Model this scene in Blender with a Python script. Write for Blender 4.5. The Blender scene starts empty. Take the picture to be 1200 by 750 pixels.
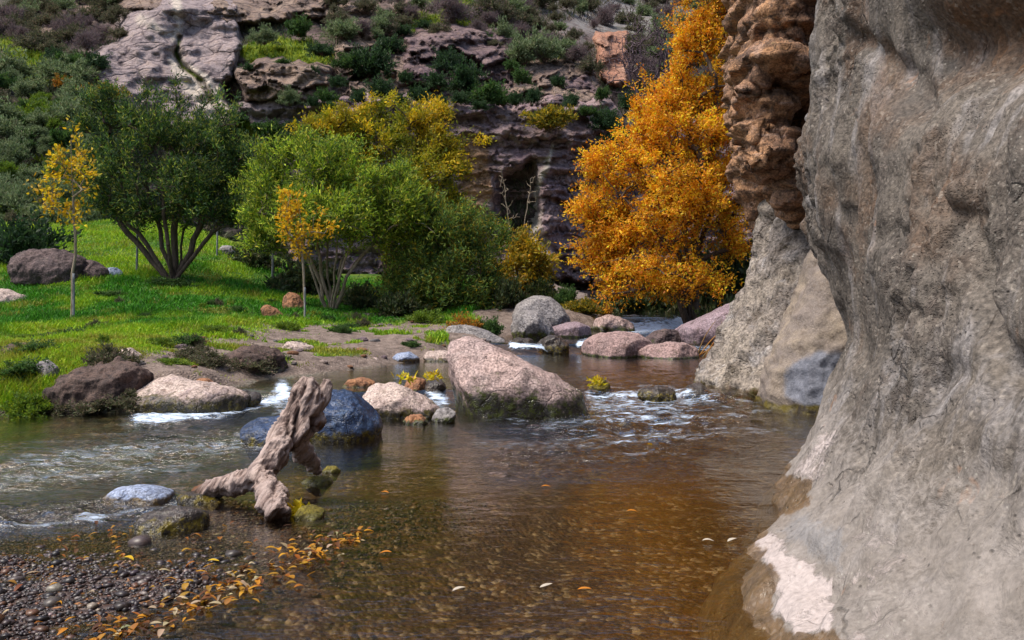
import bpy, bmesh, math, random
import numpy as np
from mathutils import Vector

R = np.random.default_rng(7)
random.seed(7)
S = bpy.context.scene
COL = S.collection
F = 1039.0            # focal length in photo pixels (1200 wide)
CAMZ = 1.6
HZ = 330.0            # horizon row

def P(px, py, Y):
    return np.array([(px-600)/F*Y, Y, CAMZ+(HZ-py)/F*Y])

def groundY(py, z=0.0):
    return (CAMZ-z)*F/(py-HZ)

# ------------------------------------------------------------------ noise
def _hash(ix, iy, iz, seed):
    h = (ix*374761393 + iy*668265263 + iz*2147483647 + seed*1274126177) & 0xFFFFFFFF
    h = ((h ^ (h >> 13))*1274126177) & 0xFFFFFFFF
    h = (h ^ (h >> 16)) & 0xFFFFFFFF
    h = (h*2246822519) & 0xFFFFFFFF
    return ((h ^ (h >> 15)) & 0xFFFFFF)/float(0xFFFFFF)

def vnoise(p, seed=0):
    p = np.asarray(p, float)
    i = np.floor(p).astype(np.int64); f = p-i
    u = f*f*f*(f*(f*6-15)+10)
    out = 0
    for dx in (0, 1):
        wx = u[:, 0] if dx else 1-u[:, 0]
        for dy in (0, 1):
            wy = u[:, 1] if dy else 1-u[:, 1]
            for dz in (0, 1):
                wz = u[:, 2] if dz else 1-u[:, 2]
                out = out + wx*wy*wz*_hash(i[:, 0]+dx, i[:, 1]+dy, i[:, 2]+dz, seed)
    return out*2-1

def fbm(p, oct=4, seed=0, gain=0.5, ridged=False):
    p = np.asarray(p, float); a = 1.0; s = 0; t = 0
    for k in range(oct):
        n = vnoise(p, seed+k*17)
        if ridged: n = 1-2*np.abs(n)
        s = s+a*n; t += a; a *= gain; p = p*2.03+13.7
    return s/t

def cell(p, seed=0):
    """worley: distance to nearest, to the second, and the cell's own random value"""
    p = np.asarray(p, float)
    i = np.floor(p).astype(np.int64)
    d1 = np.full(len(p), 9.0); d2 = np.full(len(p), 9.0); val = np.zeros(len(p))
    for dx in (-1, 0, 1):
        for dy in (-1, 0, 1):
            for dz in (-1, 0, 1):
                c = i+np.array([dx, dy, dz])
                q = np.stack([c[:, k]+_hash(c[:, 0], c[:, 1], c[:, 2], seed+k+1) for k in range(3)], 1)
                d = np.linalg.norm(p-q, axis=1)
                v = _hash(c[:, 0], c[:, 1], c[:, 2], seed+9)
                near = d < d1
                d2 = np.where(near, d1, np.minimum(d2, d)); val = np.where(near, v, val); d1 = np.where(near, d, d1)
    return d1, d2, val

def sstep(a, b, x):
    t = np.clip((x-a)/(b-a), 0, 1)
    return t*t*(3-2*t)

def polydist(qx, qy, pts):
    """distance to an open polyline"""
    d = np.full(np.shape(qx), 1e9)
    for (x0, y0), (x1, y1) in zip(pts[:-1], pts[1:]):
        vx, vy = x1-x0, y1-y0
        t = np.clip(((qx-x0)*vx+(qy-y0)*vy)/(vx*vx+vy*vy+1e-9), 0, 1)
        d = np.minimum(d, np.hypot(qx-x0-t*vx, qy-y0-t*vy))
    return d

def inpoly(qx, qy, pts):
    ins = np.zeros(np.shape(qx), bool)
    n = len(pts)
    for k in range(n):
        x0, y0 = pts[k]; x1, y1 = pts[(k+1) % n]
        c = ((y0 > qy) != (y1 > qy)) & (qx < (x1-x0)*(qy-y0)/((y1-y0) if y1 != y0 else 1e-9)+x0)
        ins ^= c
    return ins

def sdist(qx, qy, pts):
    d = polydist(qx, qy, list(pts)+[pts[0]])
    return np.where(inpoly(qx, qy, pts), d, -d)

# ------------------------------------------------------------------ mesh helpers
def mesh_np(name, v, faces, attrs=None, cols=None, smooth=True):
    me = bpy.data.meshes.new(name)
    v = np.asarray(v, np.float32)
    me.vertices.add(len(v)); me.vertices.foreach_set('co', v.ravel())
    if not isinstance(faces, (list, tuple)): faces = [faces]
    faces = [np.asarray(f, np.int32) for f in faces if len(f)]
    nl = sum(f.size for f in faces); nf = sum(len(f) for f in faces)
    me.loops.add(nl); me.polygons.add(nf)
    me.loops.foreach_set('vertex_index', np.concatenate([f.ravel() for f in faces]))
    starts = []; off = 0
    for f in faces:
        starts.append(off+np.arange(len(f))*f.shape[1]); off += f.size
    me.polygons.foreach_set('loop_start', np.concatenate(starts).astype(np.int32))
    me.polygons.foreach_set('use_smooth', np.full(nf, smooth))
    for k, a in (attrs or {}).items():
        at = me.attributes.new(k, 'FLOAT', 'POINT'); at.data.foreach_set('value', np.asarray(a, np.float32))
    for k, a in (cols or {}).items():
        a = np.asarray(a, np.float32)
        if a.shape[1] == 3: a = np.concatenate([a, np.ones((len(a), 1), np.float32)], 1)
        at = me.attributes.new(k, 'FLOAT_COLOR', 'POINT'); at.data.foreach_set('color', a.ravel())
    me.update(calc_edges=True); me.validate()
    return me

def link(name, me, mat=None, parent=None, loc=None):
    o = bpy.data.objects.new(name, me); COL.objects.link(o)
    if mat is not None and me is not None:
        me.materials.clear(); me.materials.append(mat)
    if parent is not None: o.parent = parent
    if loc is not None: o.location = loc
    return o

def tag(o, label=None, cat=None, group=None, kind=None):
    if label: o['label'] = label
    if cat: o['category'] = cat
    if group: o['group'] = group
    if kind: o['kind'] = kind
    return o

def empty(name, loc):
    o = bpy.data.objects.new(name, None); COL.objects.link(o); o.location = loc
    o.empty_display_size = .2
    return o

def grid_faces(nu, nv):
    a = np.arange(nu*nv).reshape(nu, nv)
    return np.stack([a[:-1, :-1], a[1:, :-1], a[1:, 1:], a[:-1, 1:]], -1).reshape(-1, 4)

def vnormals(me):
    n = np.empty(len(me.vertices)*3, np.float32); me.vertices.foreach_get('normal', n)
    return n.reshape(-1, 3).astype(float)

def vcos(me):
    n = np.empty(len(me.vertices)*3, np.float32); me.vertices.foreach_get('co', n)
    return n.reshape(-1, 3).astype(float)

def setcos(me, v):
    me.vertices.foreach_set('co', np.asarray(v, np.float32).ravel()); me.update()

def addattr(me, k, a):
    at = me.attributes.new(k, 'FLOAT', 'POINT'); at.data.foreach_set('value', np.asarray(a, np.float32))

def voxel(me, size, smooth_it=3):
    o = bpy.data.objects.new('tmp', me); COL.objects.link(o)
    m = o.modifiers.new('r', 'REMESH'); m.mode = 'VOXEL'; m.voxel_size = size; m.use_smooth_shade = True
    if smooth_it:
        s = o.modifiers.new('s', 'SMOOTH'); s.iterations = smooth_it; s.factor = .5
    dg = bpy.context.evaluated_depsgraph_get()
    out = bpy.data.meshes.new_from_object(o.evaluated_get(dg))
    bpy.data.objects.remove(o); bpy.data.meshes.remove(me)
    out.attributes.update() if hasattr(out.attributes, 'update') else None
    out.polygons.foreach_set('use_smooth', np.full(len(out.polygons), True))
    return out

def loft(rings, cap=True):
    """rings: list of (n,3) arrays, closed loops; returns verts, [quads, tris]"""
    n = len(rings[0]); m = len(rings)
    v = np.concatenate(rings)
    q = []
    for r in range(m-1):
        a = r*n+np.arange(n); b = r*n+(np.arange(n)+1) % n
        q.append(np.stack([a, b, b+n, a+n], 1))
    q = np.concatenate(q); t = np.zeros((0, 3), int)
    if cap:
        c0 = len(v); v = np.concatenate([v, [rings[0].mean(0)], [rings[-1].mean(0)]])
        a = np.arange(n); b = (a+1) % n
        t = np.concatenate([np.stack([b, a, np.full(n, c0)], 1), np.stack([(m-1)*n+a, (m-1)*n+b, np.full(n, c0+1)], 1)])
    return v, q, t

def join_geo(parts):
    V = []; Q = []; T = []; o = 0
    for v, q, t in parts:
        V.append(v); Q.append(q+o); T.append(t+o); o += len(v)
    return np.concatenate(V), np.concatenate(Q), np.concatenate(T)

# ------------------------------------------------------------------ materials
class NT:
    def __init__(self, name):
        m = bpy.data.materials.new(name); m.use_nodes = True
        self.m = m; self.t = m.node_tree; self.t.nodes.clear()
        self.out = self.n('ShaderNodeOutputMaterial')
    def n(self, typ, ins=None, **kw):
        nd = self.t.nodes.new(typ)
        for k, v in kw.items(): setattr(nd, k, v)
        for k, v in (ins or {}).items(): self.set(nd, k, v)
        return nd
    def set(self, nd, k, v):
        s = nd.inputs[k]
        if isinstance(v, bpy.types.NodeSocket): self.t.links.new(v, s)
        elif isinstance(v, bpy.types.Node): self.t.links.new(v.outputs[0], s)
        else:
            if isinstance(v, (tuple, list)) and len(v) == 3 and s.type == 'RGBA': v = (*v, 1)
            s.default_value = v
    def coord(self, scale=(1, 1, 1), kind='Object'):
        c = self.n('ShaderNodeTexCoord')
        return self.n('ShaderNodeMapping', {'Vector': c.outputs[kind], 'Scale': scale}).outputs[0]
    def noise(self, vec, scale, detail=4, rough=.55, dist=0):
        return self.n('ShaderNodeTexNoise', {'Vector': vec, 'Scale': scale, 'Detail': detail, 'Roughness': rough, 'Distortion': dist}).outputs['Fac']
    def voro(self, vec, scale, feature='F1', out='Distance', rand=1.0):
        nd = self.n('ShaderNodeTexVoronoi', feature=feature)
        self.set(nd, 'Vector', vec); self.set(nd, 'Scale', scale); self.set(nd, 'Randomness', rand)
        return nd.outputs[out]
    def ramp(self, fac, a, b, c0=0., c1=1.):
        nd = self.n('ShaderNodeMapRange', {'Value': fac, 'From Min': a, 'From Max': b, 'To Min': c0, 'To Max': c1}, clamp=True)
        return nd.outputs[0]
    def math(self, op, a, b=0.):
        return self.n('ShaderNodeMath', {0: a, 1: b}, operation=op).outputs[0]
    def mix(self, fac, a, b, mode='MIX'):
        nd = self.n('ShaderNodeMix', data_type='RGBA', blend_type=mode)
        self.set(nd, 0, fac); self.set(nd, 6, a); self.set(nd, 7, b)
        return nd.outputs[2]
    def attr(self, name, out='Fac'):
        return self.n('ShaderNodeAttribute', attribute_name=name).outputs[out]
    def bump(self, h, strength=.5, dist=.05, normal=None):
        ins = {'Height': h, 'Strength': strength, 'Distance': dist}
        if normal is not None: ins['Normal'] = normal
        return self.n('ShaderNodeBump', ins).outputs[0]
    def principled(self, col, rough=.8, normal=None, spec=.3, **kw):
        ins = {'Base Color': col, 'Roughness': rough, 'Specular IOR Level': spec}
        if normal is not None: ins['Normal'] = normal
        ins.update(kw)
        b = self.n('ShaderNodeBsdfPrincipled', ins)
        self.t.links.new(b.outputs[0], self.out.inputs[0])
        return self.m

def rock_mat(name, base, alt, dark, sc=1.0, stain=None, moss=(.06, .07, .012), wetcol=(.03, .026, .02), bump=.9, strata=0, dry_rough=.85, stain_amt=.5):
    t = NT(name)
    v = t.coord(); big = t.noise(v, 1.3*sc, 5, .65, .5)
    mid = t.noise(v, 4.5*sc, 5, .68, .5); fine = t.noise(v, 26*sc, 2, .6)
    c = t.mix(t.ramp(big, .4, .6), base, alt)
    c = t.mix(t.ramp(mid, .5, .66, 0, .9), c, dark)
    if stain: c = t.mix(t.math('MULTIPLY', t.ramp(t.noise(v, 2.3*sc, 6, .7, 1.), .54, .66), stain_amt), c, stain)
    if strata:
        ly = t.noise(t.coord((.5, .5, 3.2)), 2.4, 4, .65, .3)
        c = t.mix(t.ramp(ly, .52, .62, 0, strata), c, dark); c = t.mix(t.ramp(ly, .42, .34, 0, strata*.7), c, stain)
    sp = t.ramp(fine, .32, .68, .45, 1.42)
    c = t.mix(1.0, c, t.n('ShaderNodeCombineColor', {0: sp, 1: sp, 2: sp}).outputs[0], 'MULTIPLY')
    pits = t.voro(v, 22*sc)
    vd = t.n('ShaderNodeVectorMath', {0: v, 1: t.n('ShaderNodeVectorMath', {0: t.n('ShaderNodeTexNoise', {'Vector': v, 'Scale': 3*sc, 'Detail': 4.}).outputs['Color'], 'Scale': .35/sc}, operation='SCALE').outputs[0]}, operation='ADD').outputs[0]
    crk = t.voro(vd, 1.9*sc, 'DISTANCE_TO_EDGE')
    cm = t.math('MULTIPLY', t.ramp(crk, .0, .035, 1, 0), t.ramp(big, .42, .58))
    c = t.mix(t.ramp(pits, .05, .2, .7, 0), c, dark)
    c = t.mix(t.math('MULTIPLY', cm, .42), c, dark)
    wet = t.attr('wet'); w = t.math('ADD', wet, t.ramp(t.noise(v, 6*sc, 6, .7), .3, .7, -.35, .35))
    mo = t.math('MULTIPLY', t.ramp(w, .15, .45), t.ramp(t.noise(v, 9*sc, 6, .75), .47, .58))
    c = t.mix(t.ramp(w, .25, .7), c, wetcol)
    c = t.mix(mo, c, moss)
    rough = t.ramp(w, .35, .8, dry_rough, .25)
    h = t.math('ADD', t.math('MULTIPLY', mid, 1.4), t.math('ADD', t.math('MULTIPLY', fine, .16), t.math('ADD', t.ramp(pits, 0, .3, -.4, 0), t.math('MULTIPLY', cm, -.35))))
    return t.principled(c, rough, t.bump(h, bump, .045/sc), .35)

def leaf_mat(name, trans=.42, rough=.6):
    t = NT(name)
    c = t.attr('col', 'Color')
    d = t.n('ShaderNodeBsdfDiffuse', {'Color': c})
    tr = t.n('ShaderNodeBsdfTranslucent', {'Color': c})
    g = t.n('ShaderNodeBsdfGlossy', {'Color': (1, 1, 1), 'Roughness': .6})
    m1 = t.n('ShaderNodeMixShader', {0: trans, 1: d.outputs[0], 2: tr.outputs[0]})
    m2 = t.n('ShaderNodeMixShader', {0: .018, 1: m1.outputs[0], 2: g.outputs[0]})
    t.t.links.new(m2.outputs[0], t.out.inputs[0])
    return t.m

def bark_mat(name, c1, c2, sc=6.):
    t = NT(name); v = t.coord((1, 1, .25)); n = t.noise(v, sc*3, 5, .65, .5)
    return t.principled(t.mix(t.ramp(n, .35, .65), c1, c2), .9, t.bump(n, .6, .03), .2)

LEAF = leaf_mat('leaf')
GRASSM = leaf_mat('grass_blade', .25)
BARK_DARK = bark_mat('bark_dark', (.05, .035, .025), (.14, .10, .075))
BARK_PALE = bark_mat('bark_pale', (.16, .12, .08), (.36, .29, .21))
BARK_PURPLE = bark_mat('bark_purple', (.06, .04, .05), (.14, .10, .11))

# ------------------------------------------------------------------ camera, world, light
cam = bpy.data.cameras.new('camera'); camo = bpy.data.objects.new('camera', cam); COL.objects.link(camo)
camo.location = (0, 0, CAMZ); camo.rotation_euler = (math.pi/2, 0, 0)
cam.sensor_width = 36; cam.lens = F/1200*36; cam.shift_y = -(375-HZ)/1200
cam.clip_start = .05; cam.clip_end = 2000
S.camera = camo
w = bpy.data.worlds.new('World'); S.world = w; w.use_nodes = True
nt = w.node_tree; bg = nt.nodes['Background']
sky = nt.nodes.new('ShaderNodeTexSky'); sky.sky_type = 'NISHITA'; sky.sun_disc = False
SUN_EL, SUN_AZ = math.radians(62), math.radians(-106)   # azimuth from +Y clockwise: behind the camera, to the left
sky.sun_elevation = SUN_EL; sky.sun_rotation = SUN_AZ
sky.dust_density = 2.5; sky.air_density = 1.0
nt.links.new(sky.outputs[0], bg.inputs[0]); bg.inputs[1].default_value = .095
sd = bpy.data.lights.new('sun', 'SUN'); sd.energy = 2.2; sd.angle = math.radians(32); sd.color = (1, .93, .82)
so = bpy.data.objects.new('sun', sd); COL.objects.link(so)
dirv = Vector((math.sin(SUN_AZ)*math.cos(SUN_EL), math.cos(SUN_AZ)*math.cos(SUN_EL), math.sin(SUN_EL)))
so.rotation_euler = dirv.to_track_quat('Z', 'Y').to_euler(); so.location = dirv*30
S.view_settings.view_transform = 'Standard'; S.view_settings.look = 'None'; S.view_settings.gamma = 1
S.view_settings.exposure = 1.2
S.cycles.use_denoising = True
S.cycles.sample_clamp_direct = 5; S.cycles.sample_clamp_indirect = 3
S.cycles.max_bounces = 8; S.cycles.transparent_max_bounces = 12; S.cycles.diffuse_bounces = 3
S.cycles.caustics_reflective = False; S.cycles.caustics_refractive = False

# ------------------------------------------------------------------ terrain
SHORE = [(-40, 9.2), (-9, 10.2), (-6.1, 10.55), (-4.7, 10.9), (-3.9, 11.9), (-3.7, 13.3), (-2.4, 15.3), (-1.3, 16.8), (-.6, 18.0), (.1, 20.2), (1.2, 22.6), (2.2, 23.6), (3.0, 27), (3.2, 60)]
def shore_sd(x, y):
    pts = SHORE+[(80, 60), (80, -60), (-40, -60)]     # the water side polygon
    return -sdist(x, y, pts)                          # positive on land

def wlevel(x, y):
    j = .25*np.sin(x*2.3+.6)+.12*np.sin(x*5.1)
    return .12*sstep(11.75, 12.15, y+j*.6)+.20*sstep(18.0, 18.5, y+j)+.33*sstep(23.3, 23.9, y+j*.5)+.5*sstep(25, 40, y)

def land_z(x, y):
    a = x/np.maximum(y, 3)
    zl = np.interp(y, [8, 11, 15, 20, 24, 28, 33, 40, 50, 70, 150], [.45, .55, .66, .80, 1.2, 1.95, 3.3, 4.3, 5, 6, 20])
    zm = np.interp(y, [8, 13, 16, 19, 23, 28, 33, 40, 50, 70, 150], [.28, .32, .42, .56, .75, 1.1, 1.4, 1.6, 1.8, 3, 20])
    zr = np.interp(y, [10, 18, 25, 30, 40, 60, 150], [.3, .5, .95, 1.0, 1.3, 1.6, 20])
    k1 = sstep(-.42, -.17, a); k2 = sstep(-.02, .1, a)
    z = zl*(1-k1)+zm*k1
    return z*(1-k2)+zr*k2

def ground(x, y, detail=True):
    x = np.asarray(x, float); y = np.asarray(y, float)
    p = np.stack([x, y, np.zeros_like(x)], -1)
    d = shore_sd(x, y)+.35*fbm(p*.9, 3, 3)
    w = wlevel(x, y)
    lz = land_z(x, y)
    # steep eroded edge then meadow
    up = sstep(-.05, .75, d)*.6+sstep(.3, 2.6, d)*.4
    land = w+(lz-w)*up
    land = land+sstep(.3, 2, d)*(.07*fbm(p*1.1, 4, 5)+.16*fbm(p*.33, 2, 6))
    bed = w-.05-.24*sstep(.1, 1.8, -d)+.035*fbm(p*2.3, 3, 8)
    # shallow gravel bar at lower left
    e = (-.87-x)*(.83)+(y-5.54)*(-.0) ; 
    nx, ny = -.885, .465                      # bar edge from (-.8,5.6) to (-1.75,3.9)
    e = (x+.85)*nx+(y-5.5)*ny
    e = e+.10*fbm(p*2.1, 3, 12)
    bar = sstep(-.05, .35, e)*(1-sstep(5.0, 6.7, y+.3*x*0+.2*fbm(p*1.3, 2, 13)))
    shallow = sstep(-.8, .3, e)*(1-sstep(6.3, 8.2, y))
    bed = np.maximum(bed, bed*(1-shallow)+(-.06+.03*fbm(p*3, 3, 21))*shallow)
    bed = bed*(1-bar)+(.002+.035*fbm(p*2.2, 3, 14)-.03*sstep(4.9, 5.8, y))*bar
    z = np.where(d > 0, np.maximum(land, w-.05), bed)
    k = sstep(-.15, .15, d)
    z = bed*(1-k)+np.maximum(land, bed)*k
    if detail: z = z+.012*fbm(p*7, 3, 30)*(.5+k)
    return z, d, bar

def nonuni(segs):
    out = []
    for a, b, st in segs: out.append(np.arange(a, b, st))
    out.append([segs[-1][1]])
    return np.concatenate(out)

gx = nonuni([(-160, -30, 6), (-30, -14, .5), (-14, -8, .14), (-8, 4.5, .055), (4.5, 12, .3), (12, 160, 8)])
gy = nonuni([(-40, 2.2, 1.2), (2.2, 13, .055), (13, 22, .08), (22, 36, .16), (36, 60, .8), (60, 160, 6)])
GX, GY = np.meshgrid(gx, gy, indexing='ij')
gz, gd, gbar = ground(GX.ravel(), GY.ravel())
gv = np.stack([GX.ravel(), GY.ravel(), gz], 1)
gpx = 600+F*gv[:, 0]/np.maximum(gv[:, 1], .5); gpy = HZ-F*(gv[:, 2]-CAMZ)/np.maximum(gv[:, 1], .5)

SOIL = [(120, 425), (200, 398), (330, 380), (420, 372), (560, 372), (600, 400), (520, 425), (430, 440), (300, 450), (150, 448)]
def grass_cover(x, y, z, d):
    px = 600+F*x/np.maximum(y, .5); py = HZ-F*(z-CAMZ)/np.maximum(y, .5)
    p = np.stack([x, y, 0*x], -1)
    s = sdist(px, py, SOIL)+16*fbm(p*1.4, 3, 41)
    c = 1-sstep(-12, 14, s)
    c = c*sstep(.2, 1.0, d+.5*fbm(p*1.7, 3, 44))
    c = np.maximum(c, (fbm(p*1.9, 3, 46) > .22)*.7*sstep(.3, .9, d))
    c = np.maximum(c, sstep(.05, .3, d)*(px < 75)*.9)
    c = c*(px < 560+12*fbm(p*2, 2, 48))
    return c
gcov = grass_cover(gv[:, 0], gv[:, 1], gv[:, 2], gd)
me = mesh_np('riverbank', gv, grid_faces(len(gx), len(gy)), {'cov': gcov, 'land': sstep(-.1, .25, gd), 'bar': gbar, 'mirror_tint': sstep(-1.2, -3.2, gv[:, 0]+.5*fbm(gv*.7, 3, 50))*sstep(6., 7.2, gv[:, 1])})
t = NT('ground'); v = t.coord()
n1 = t.noise(v, .8, 5, .6); n2 = t.noise(v, 5, 6, .65, .3); n3 = t.noise(v, 40, 4, .7)
soil = t.mix(t.ramp(n2, .35, .65), (.23, .175, .145), (.095, .068, .056))
soil = t.mix(t.ramp(t.voro(v, 14), .08, .3, .8, 0), soil, (.33, .26, .22))
gr = t.mix(t.ramp(n1, .4, .6), (.045, .12, .008), (.12, .17, .01))
gr = t.mix(t.ramp(n2, .4, .7), gr, (.025, .06, .006))
land = t.mix(t.ramp(t.math('ADD', t.attr('cov'), t.ramp(n2, .3, .7, -.2, .2)), .35, .6), soil, gr)
vc = t.n('ShaderNodeTexVoronoi', {'Vector': v, 'Scale': 26.}); vcol = vc.outputs['Color']; vd = vc.outputs['Distance']
vb = t.n('ShaderNodeTexVoronoi', {'Vector': v, 'Scale': 9.}); 
sx = t.n('ShaderNodeSeparateColor', {0: vcol}).outputs
bedc = t.mix(t.ramp(n1, .35, .65), (.060, .026, .006), (.024, .010, .0025))
bedc = t.mix(t.attr('mirror_tint'), bedc, (.045, .085, .05))  # bed painted teal: reflection of green slope and sky put into its colour
peb = t.mix(sx[0], (.02, .013, .008), (.16, .085, .032))
peb = t.mix(t.ramp(sx[1], .8, .9), peb, (.36, .27, .2))
bedc = t.mix(t.ramp(n2, .42, .58, .15, .75), bedc, peb)
barc = t.mix(sx[0], (.025, .016, .014), (.11, .072, .06)); barc = t.mix(t.ramp(sx[2], .85, .95), barc, (.34, .15, .05))
bedc = t.mix(t.attr('bar'), bedc, barc)
c = t.mix(t.attr('land'), bedc, land)
spk = t.ramp(n3, .3, .7, .7, 1.25)
c = t.mix(1., c, t.n('ShaderNodeCombineColor', {0: spk, 1: spk, 2: spk}).outputs[0], 'MULTIPLY')
h = t.math('ADD', t.math('MULTIPLY', n3, .4), t.math('ADD', t.math('MULTIPLY', t.ramp(vd, 0, .6), -.8), n2))
t.principled(c, t.ramp(t.attr('land'), 0, 1, .45, .95), t.bump(h, .7, .03), .3)
link('riverbank', me, t.m)['kind'] = 'structure'

# ------------------------------------------------------------------ water
wx = nonuni([(-60, -9, 1.5), (-9, -7, .1), (-7, 4.6, .035), (4.6, 14, 1.)])
wy = nonuni([(-40, 2.5, 1.), (2.5, 9, .035), (9, 20, .04), (20, 26, .05), (26, 44, .6)])
WX, WY = np.meshgrid(wx, wy, indexing='ij'); X = WX.ravel(); Y = WY.ravel()
lev = wlevel(X, Y)
pxw = 600+F*X/np.maximum(Y, .5); pyw = HZ-F*(lev-CAMZ)/np.maximum(Y, .5)
FOAM = [([(338, 462), (318, 470), (240, 484), (160, 493)], 6.5, .9), ([(335, 462), (330, 455)], 9, 1.),
        ([(690, 464), (760, 462), (812, 458)], 5, .75), ([(700, 474), (770, 478), (835, 468)], 9, .5), ([(640, 497), (720, 492), (800, 490)], 9, .26), ([(560, 520), (700, 522), (790, 512)], 10, .2),
        ([(600, 405), (660, 408)], 4.2, 1.0), ([(680, 403), (700, 398)], 4, 1.), ([(722, 387), (800, 381)], 5.5, 1.), ([(735, 381), (800, 375)], 4.5, .95), ([(800, 408), (830, 408)], 3, .6),
        ([(505, 462), (520, 470)], 7, .9), ([(0, 618), (80, 612), (150, 600), (210, 588)], 4, .34), ([(98, 606), (116, 610)], 4, .6),
        ([(20, 545), (160, 528), (300, 518)], 12, .3), ([(0, 565), (100, 556), (230, 545)], 9, .26)]
foam = np.zeros_like(X); caps = fbm(np.stack([X*2.6, Y*7, 0*X], 1), 4, 66)
q = np.stack([X*6, Y*2.2, 0*X], 1)
nz = fbm(np.stack([pxw*.06, pyw*.22, 0*X], 1), 4, 61)
for pts, r, s in FOAM:
    dd = polydist(pxw, pyw, pts)
    foam = np.maximum(foam, s*(1-sstep(.25*r, 1.5*r, dd+nz*r*.6)))
RAP = np.exp(-(((pxw-755)/150)**2+((pyw-495)/44)**2))
foam = np.maximum(foam, RAP*sstep(.06, .36, caps)*.7)
RAP = np.maximum(RAP, .6*np.exp(-(polydist(pxw, pyw, FOAM[0][0])/14)**2))
RAP = np.maximum(RAP, .6*np.exp(-(polydist(pxw, pyw, [(-60, 570), (150, 540), (330, 508)])/26)**2))
RAP = np.maximum(RAP, .8*np.exp(-(polydist(pxw, pyw, [(0, 610), (200, 590)])/14)**2))
RAP = np.maximum(RAP, .5*np.exp(-(polydist(pxw, pyw, [(590, 540), (800, 530)])/22)**2))
amp = .0035+.075*RAP
wz = lev+amp*fbm(np.stack([X*3.2, Y*5.0, 0*X], 1), 3, 70)+.022*RAP*fbm(np.stack([X*9, Y*13, 0*X], 1), 2, 71)+.02*foam*np.abs(fbm(np.stack([X*9, Y*9, 0*X], 1), 2, 75))
wz = np.where(Y > 24.5, np.minimum(wz, lev), wz)
me = mesh_np('water', np.stack([X, Y, wz], 1), grid_faces(len(wx), len(wy)), {'foam': foam, 'rap': RAP})
t = NT('water'); v = t.coord((1.0, 1.9, 1)); v2 = t.coord((1, 2.6, 1))
n1 = t.noise(v, 5.5, 3, .5, .6); n2 = t.noise(v2, 17, 3, .55, .4)
h = t.math('ADD', n1, t.math('MULTIPLY', n2, .35))
nrm = t.bump(h, t.ramp(t.attr('rap'), 0, .6, .10, 1.), .07)
fr = t.n('ShaderNodeFresnel', {'IOR': 1.33, 'Normal': nrm}).outputs[0]
tr = t.n('ShaderNodeBsdfTransparent', {'Color': (.80, .74, .56)})
gl = t.n('ShaderNodeBsdfGlossy', {'Color': (1, 1, 1), 'Roughness': .09, 'Normal': nrm})
mx = t.n('ShaderNodeMixShader', {0: t.math('MINIMUM', t.math('MULTIPLY', fr, 1.5), 1.), 1: tr.outputs[0], 2: gl.outputs[0]})
fo = t.n('ShaderNodeBsdfPrincipled', {'Base Color': (.62, .74, .92), 'Roughness': .6})  # foam tinted blue, sky reflection of the rapids put into its colour
fm = t.math('MULTIPLY', t.attr('foam'), t.math('ADD', t.ramp(t.noise(t.coord((2.5, 8, 5)), 2.2, 6, .75, .6), .44, .58, 0, .9), t.ramp(t.attr('foam'), .7, 1., 0, .6)))
mx2 = t.n('ShaderNodeMixShader', {0: t.ramp(fm, .10, .85, 0, .92), 1: mx.outputs[0], 2: fo.outputs[0]})
t.t.links.new(mx2.outputs[0], t.out.inputs[0])
link('water', me, t.m)['kind'] = 'structure'

# ------------------------------------------------------------------ hillside and cliffs behind
def hillD(px, py, seed=0):
    px = np.asarray(px, float); py = np.asarray(py, float)
    cols = {-900: ([-400, -150, 0, 100, 220, 300, 450], [60, 45, 38, 34, 30, 28, 26]),
            -100: ([-400, -150, 0, 60, 150, 260, 300, 450], [150, 110, 74, 56, 46, 40, 39, 38]),
            60: ([-400, -150, 0, 60, 150, 260, 300, 450], [160, 115, 78, 60, 50, 43, 42, 42]),
            190: ([-400, -150, 0, 10, 140, 200, 300, 450], [140, 92, 68, 63, 57, 54, 53, 53]),
            330: ([-400, -150, 0, 45, 55, 130, 200, 300, 450], [140, 92, 69, 63, 60, 57, 55, 55, 55]),
            520: ([-400, -150, 0, 60, 112, 118, 300, 450], [140, 94, 71, 63, 59, 57, 57, 57]),
            640: ([-400, -150, 0, 60, 105, 120, 300, 450], [160, 110, 80, 66, 61, 58, 57, 57]),
            760: ([-400, -150, 0, 40, 100, 160, 300, 450], [200, 150, 112, 80, 66, 60, 58, 57]),
            1000: ([-400, -150, 0, 100, 200, 300, 450], [200, 140, 95, 75, 60, 50, 46]),
            1900: ([-400, -150, 0, 100, 200, 300, 450], [90, 70, 55, 45, 38, 34, 32])}
    ks = sorted(cols); vals = np.stack([np.interp(py, *cols[k]) for k in ks])
    idx = np.clip(np.searchsorted(ks, px)-1, 0, len(ks)-2)
    ka = np.array(ks)[idx]; kb = np.array(ks)[idx+1]; f = sstep(0, 1, (px-ka)/(kb-ka))
    ar = np.arange(len(px))
    D = vals[idx, ar]*(1-f)+vals[idx+1, ar]*f
    p = np.stack([px/80, py/50, 0*px], 1)
    D = D*(1+.030*fbm(p, 5, 81)+.012*fbm(p*5, 3, 83))
    return D

def unproj(px, py, D):
    return np.stack([(px-600)/F*D, D, CAMZ+(HZ-py)/F*D], 1)

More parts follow.
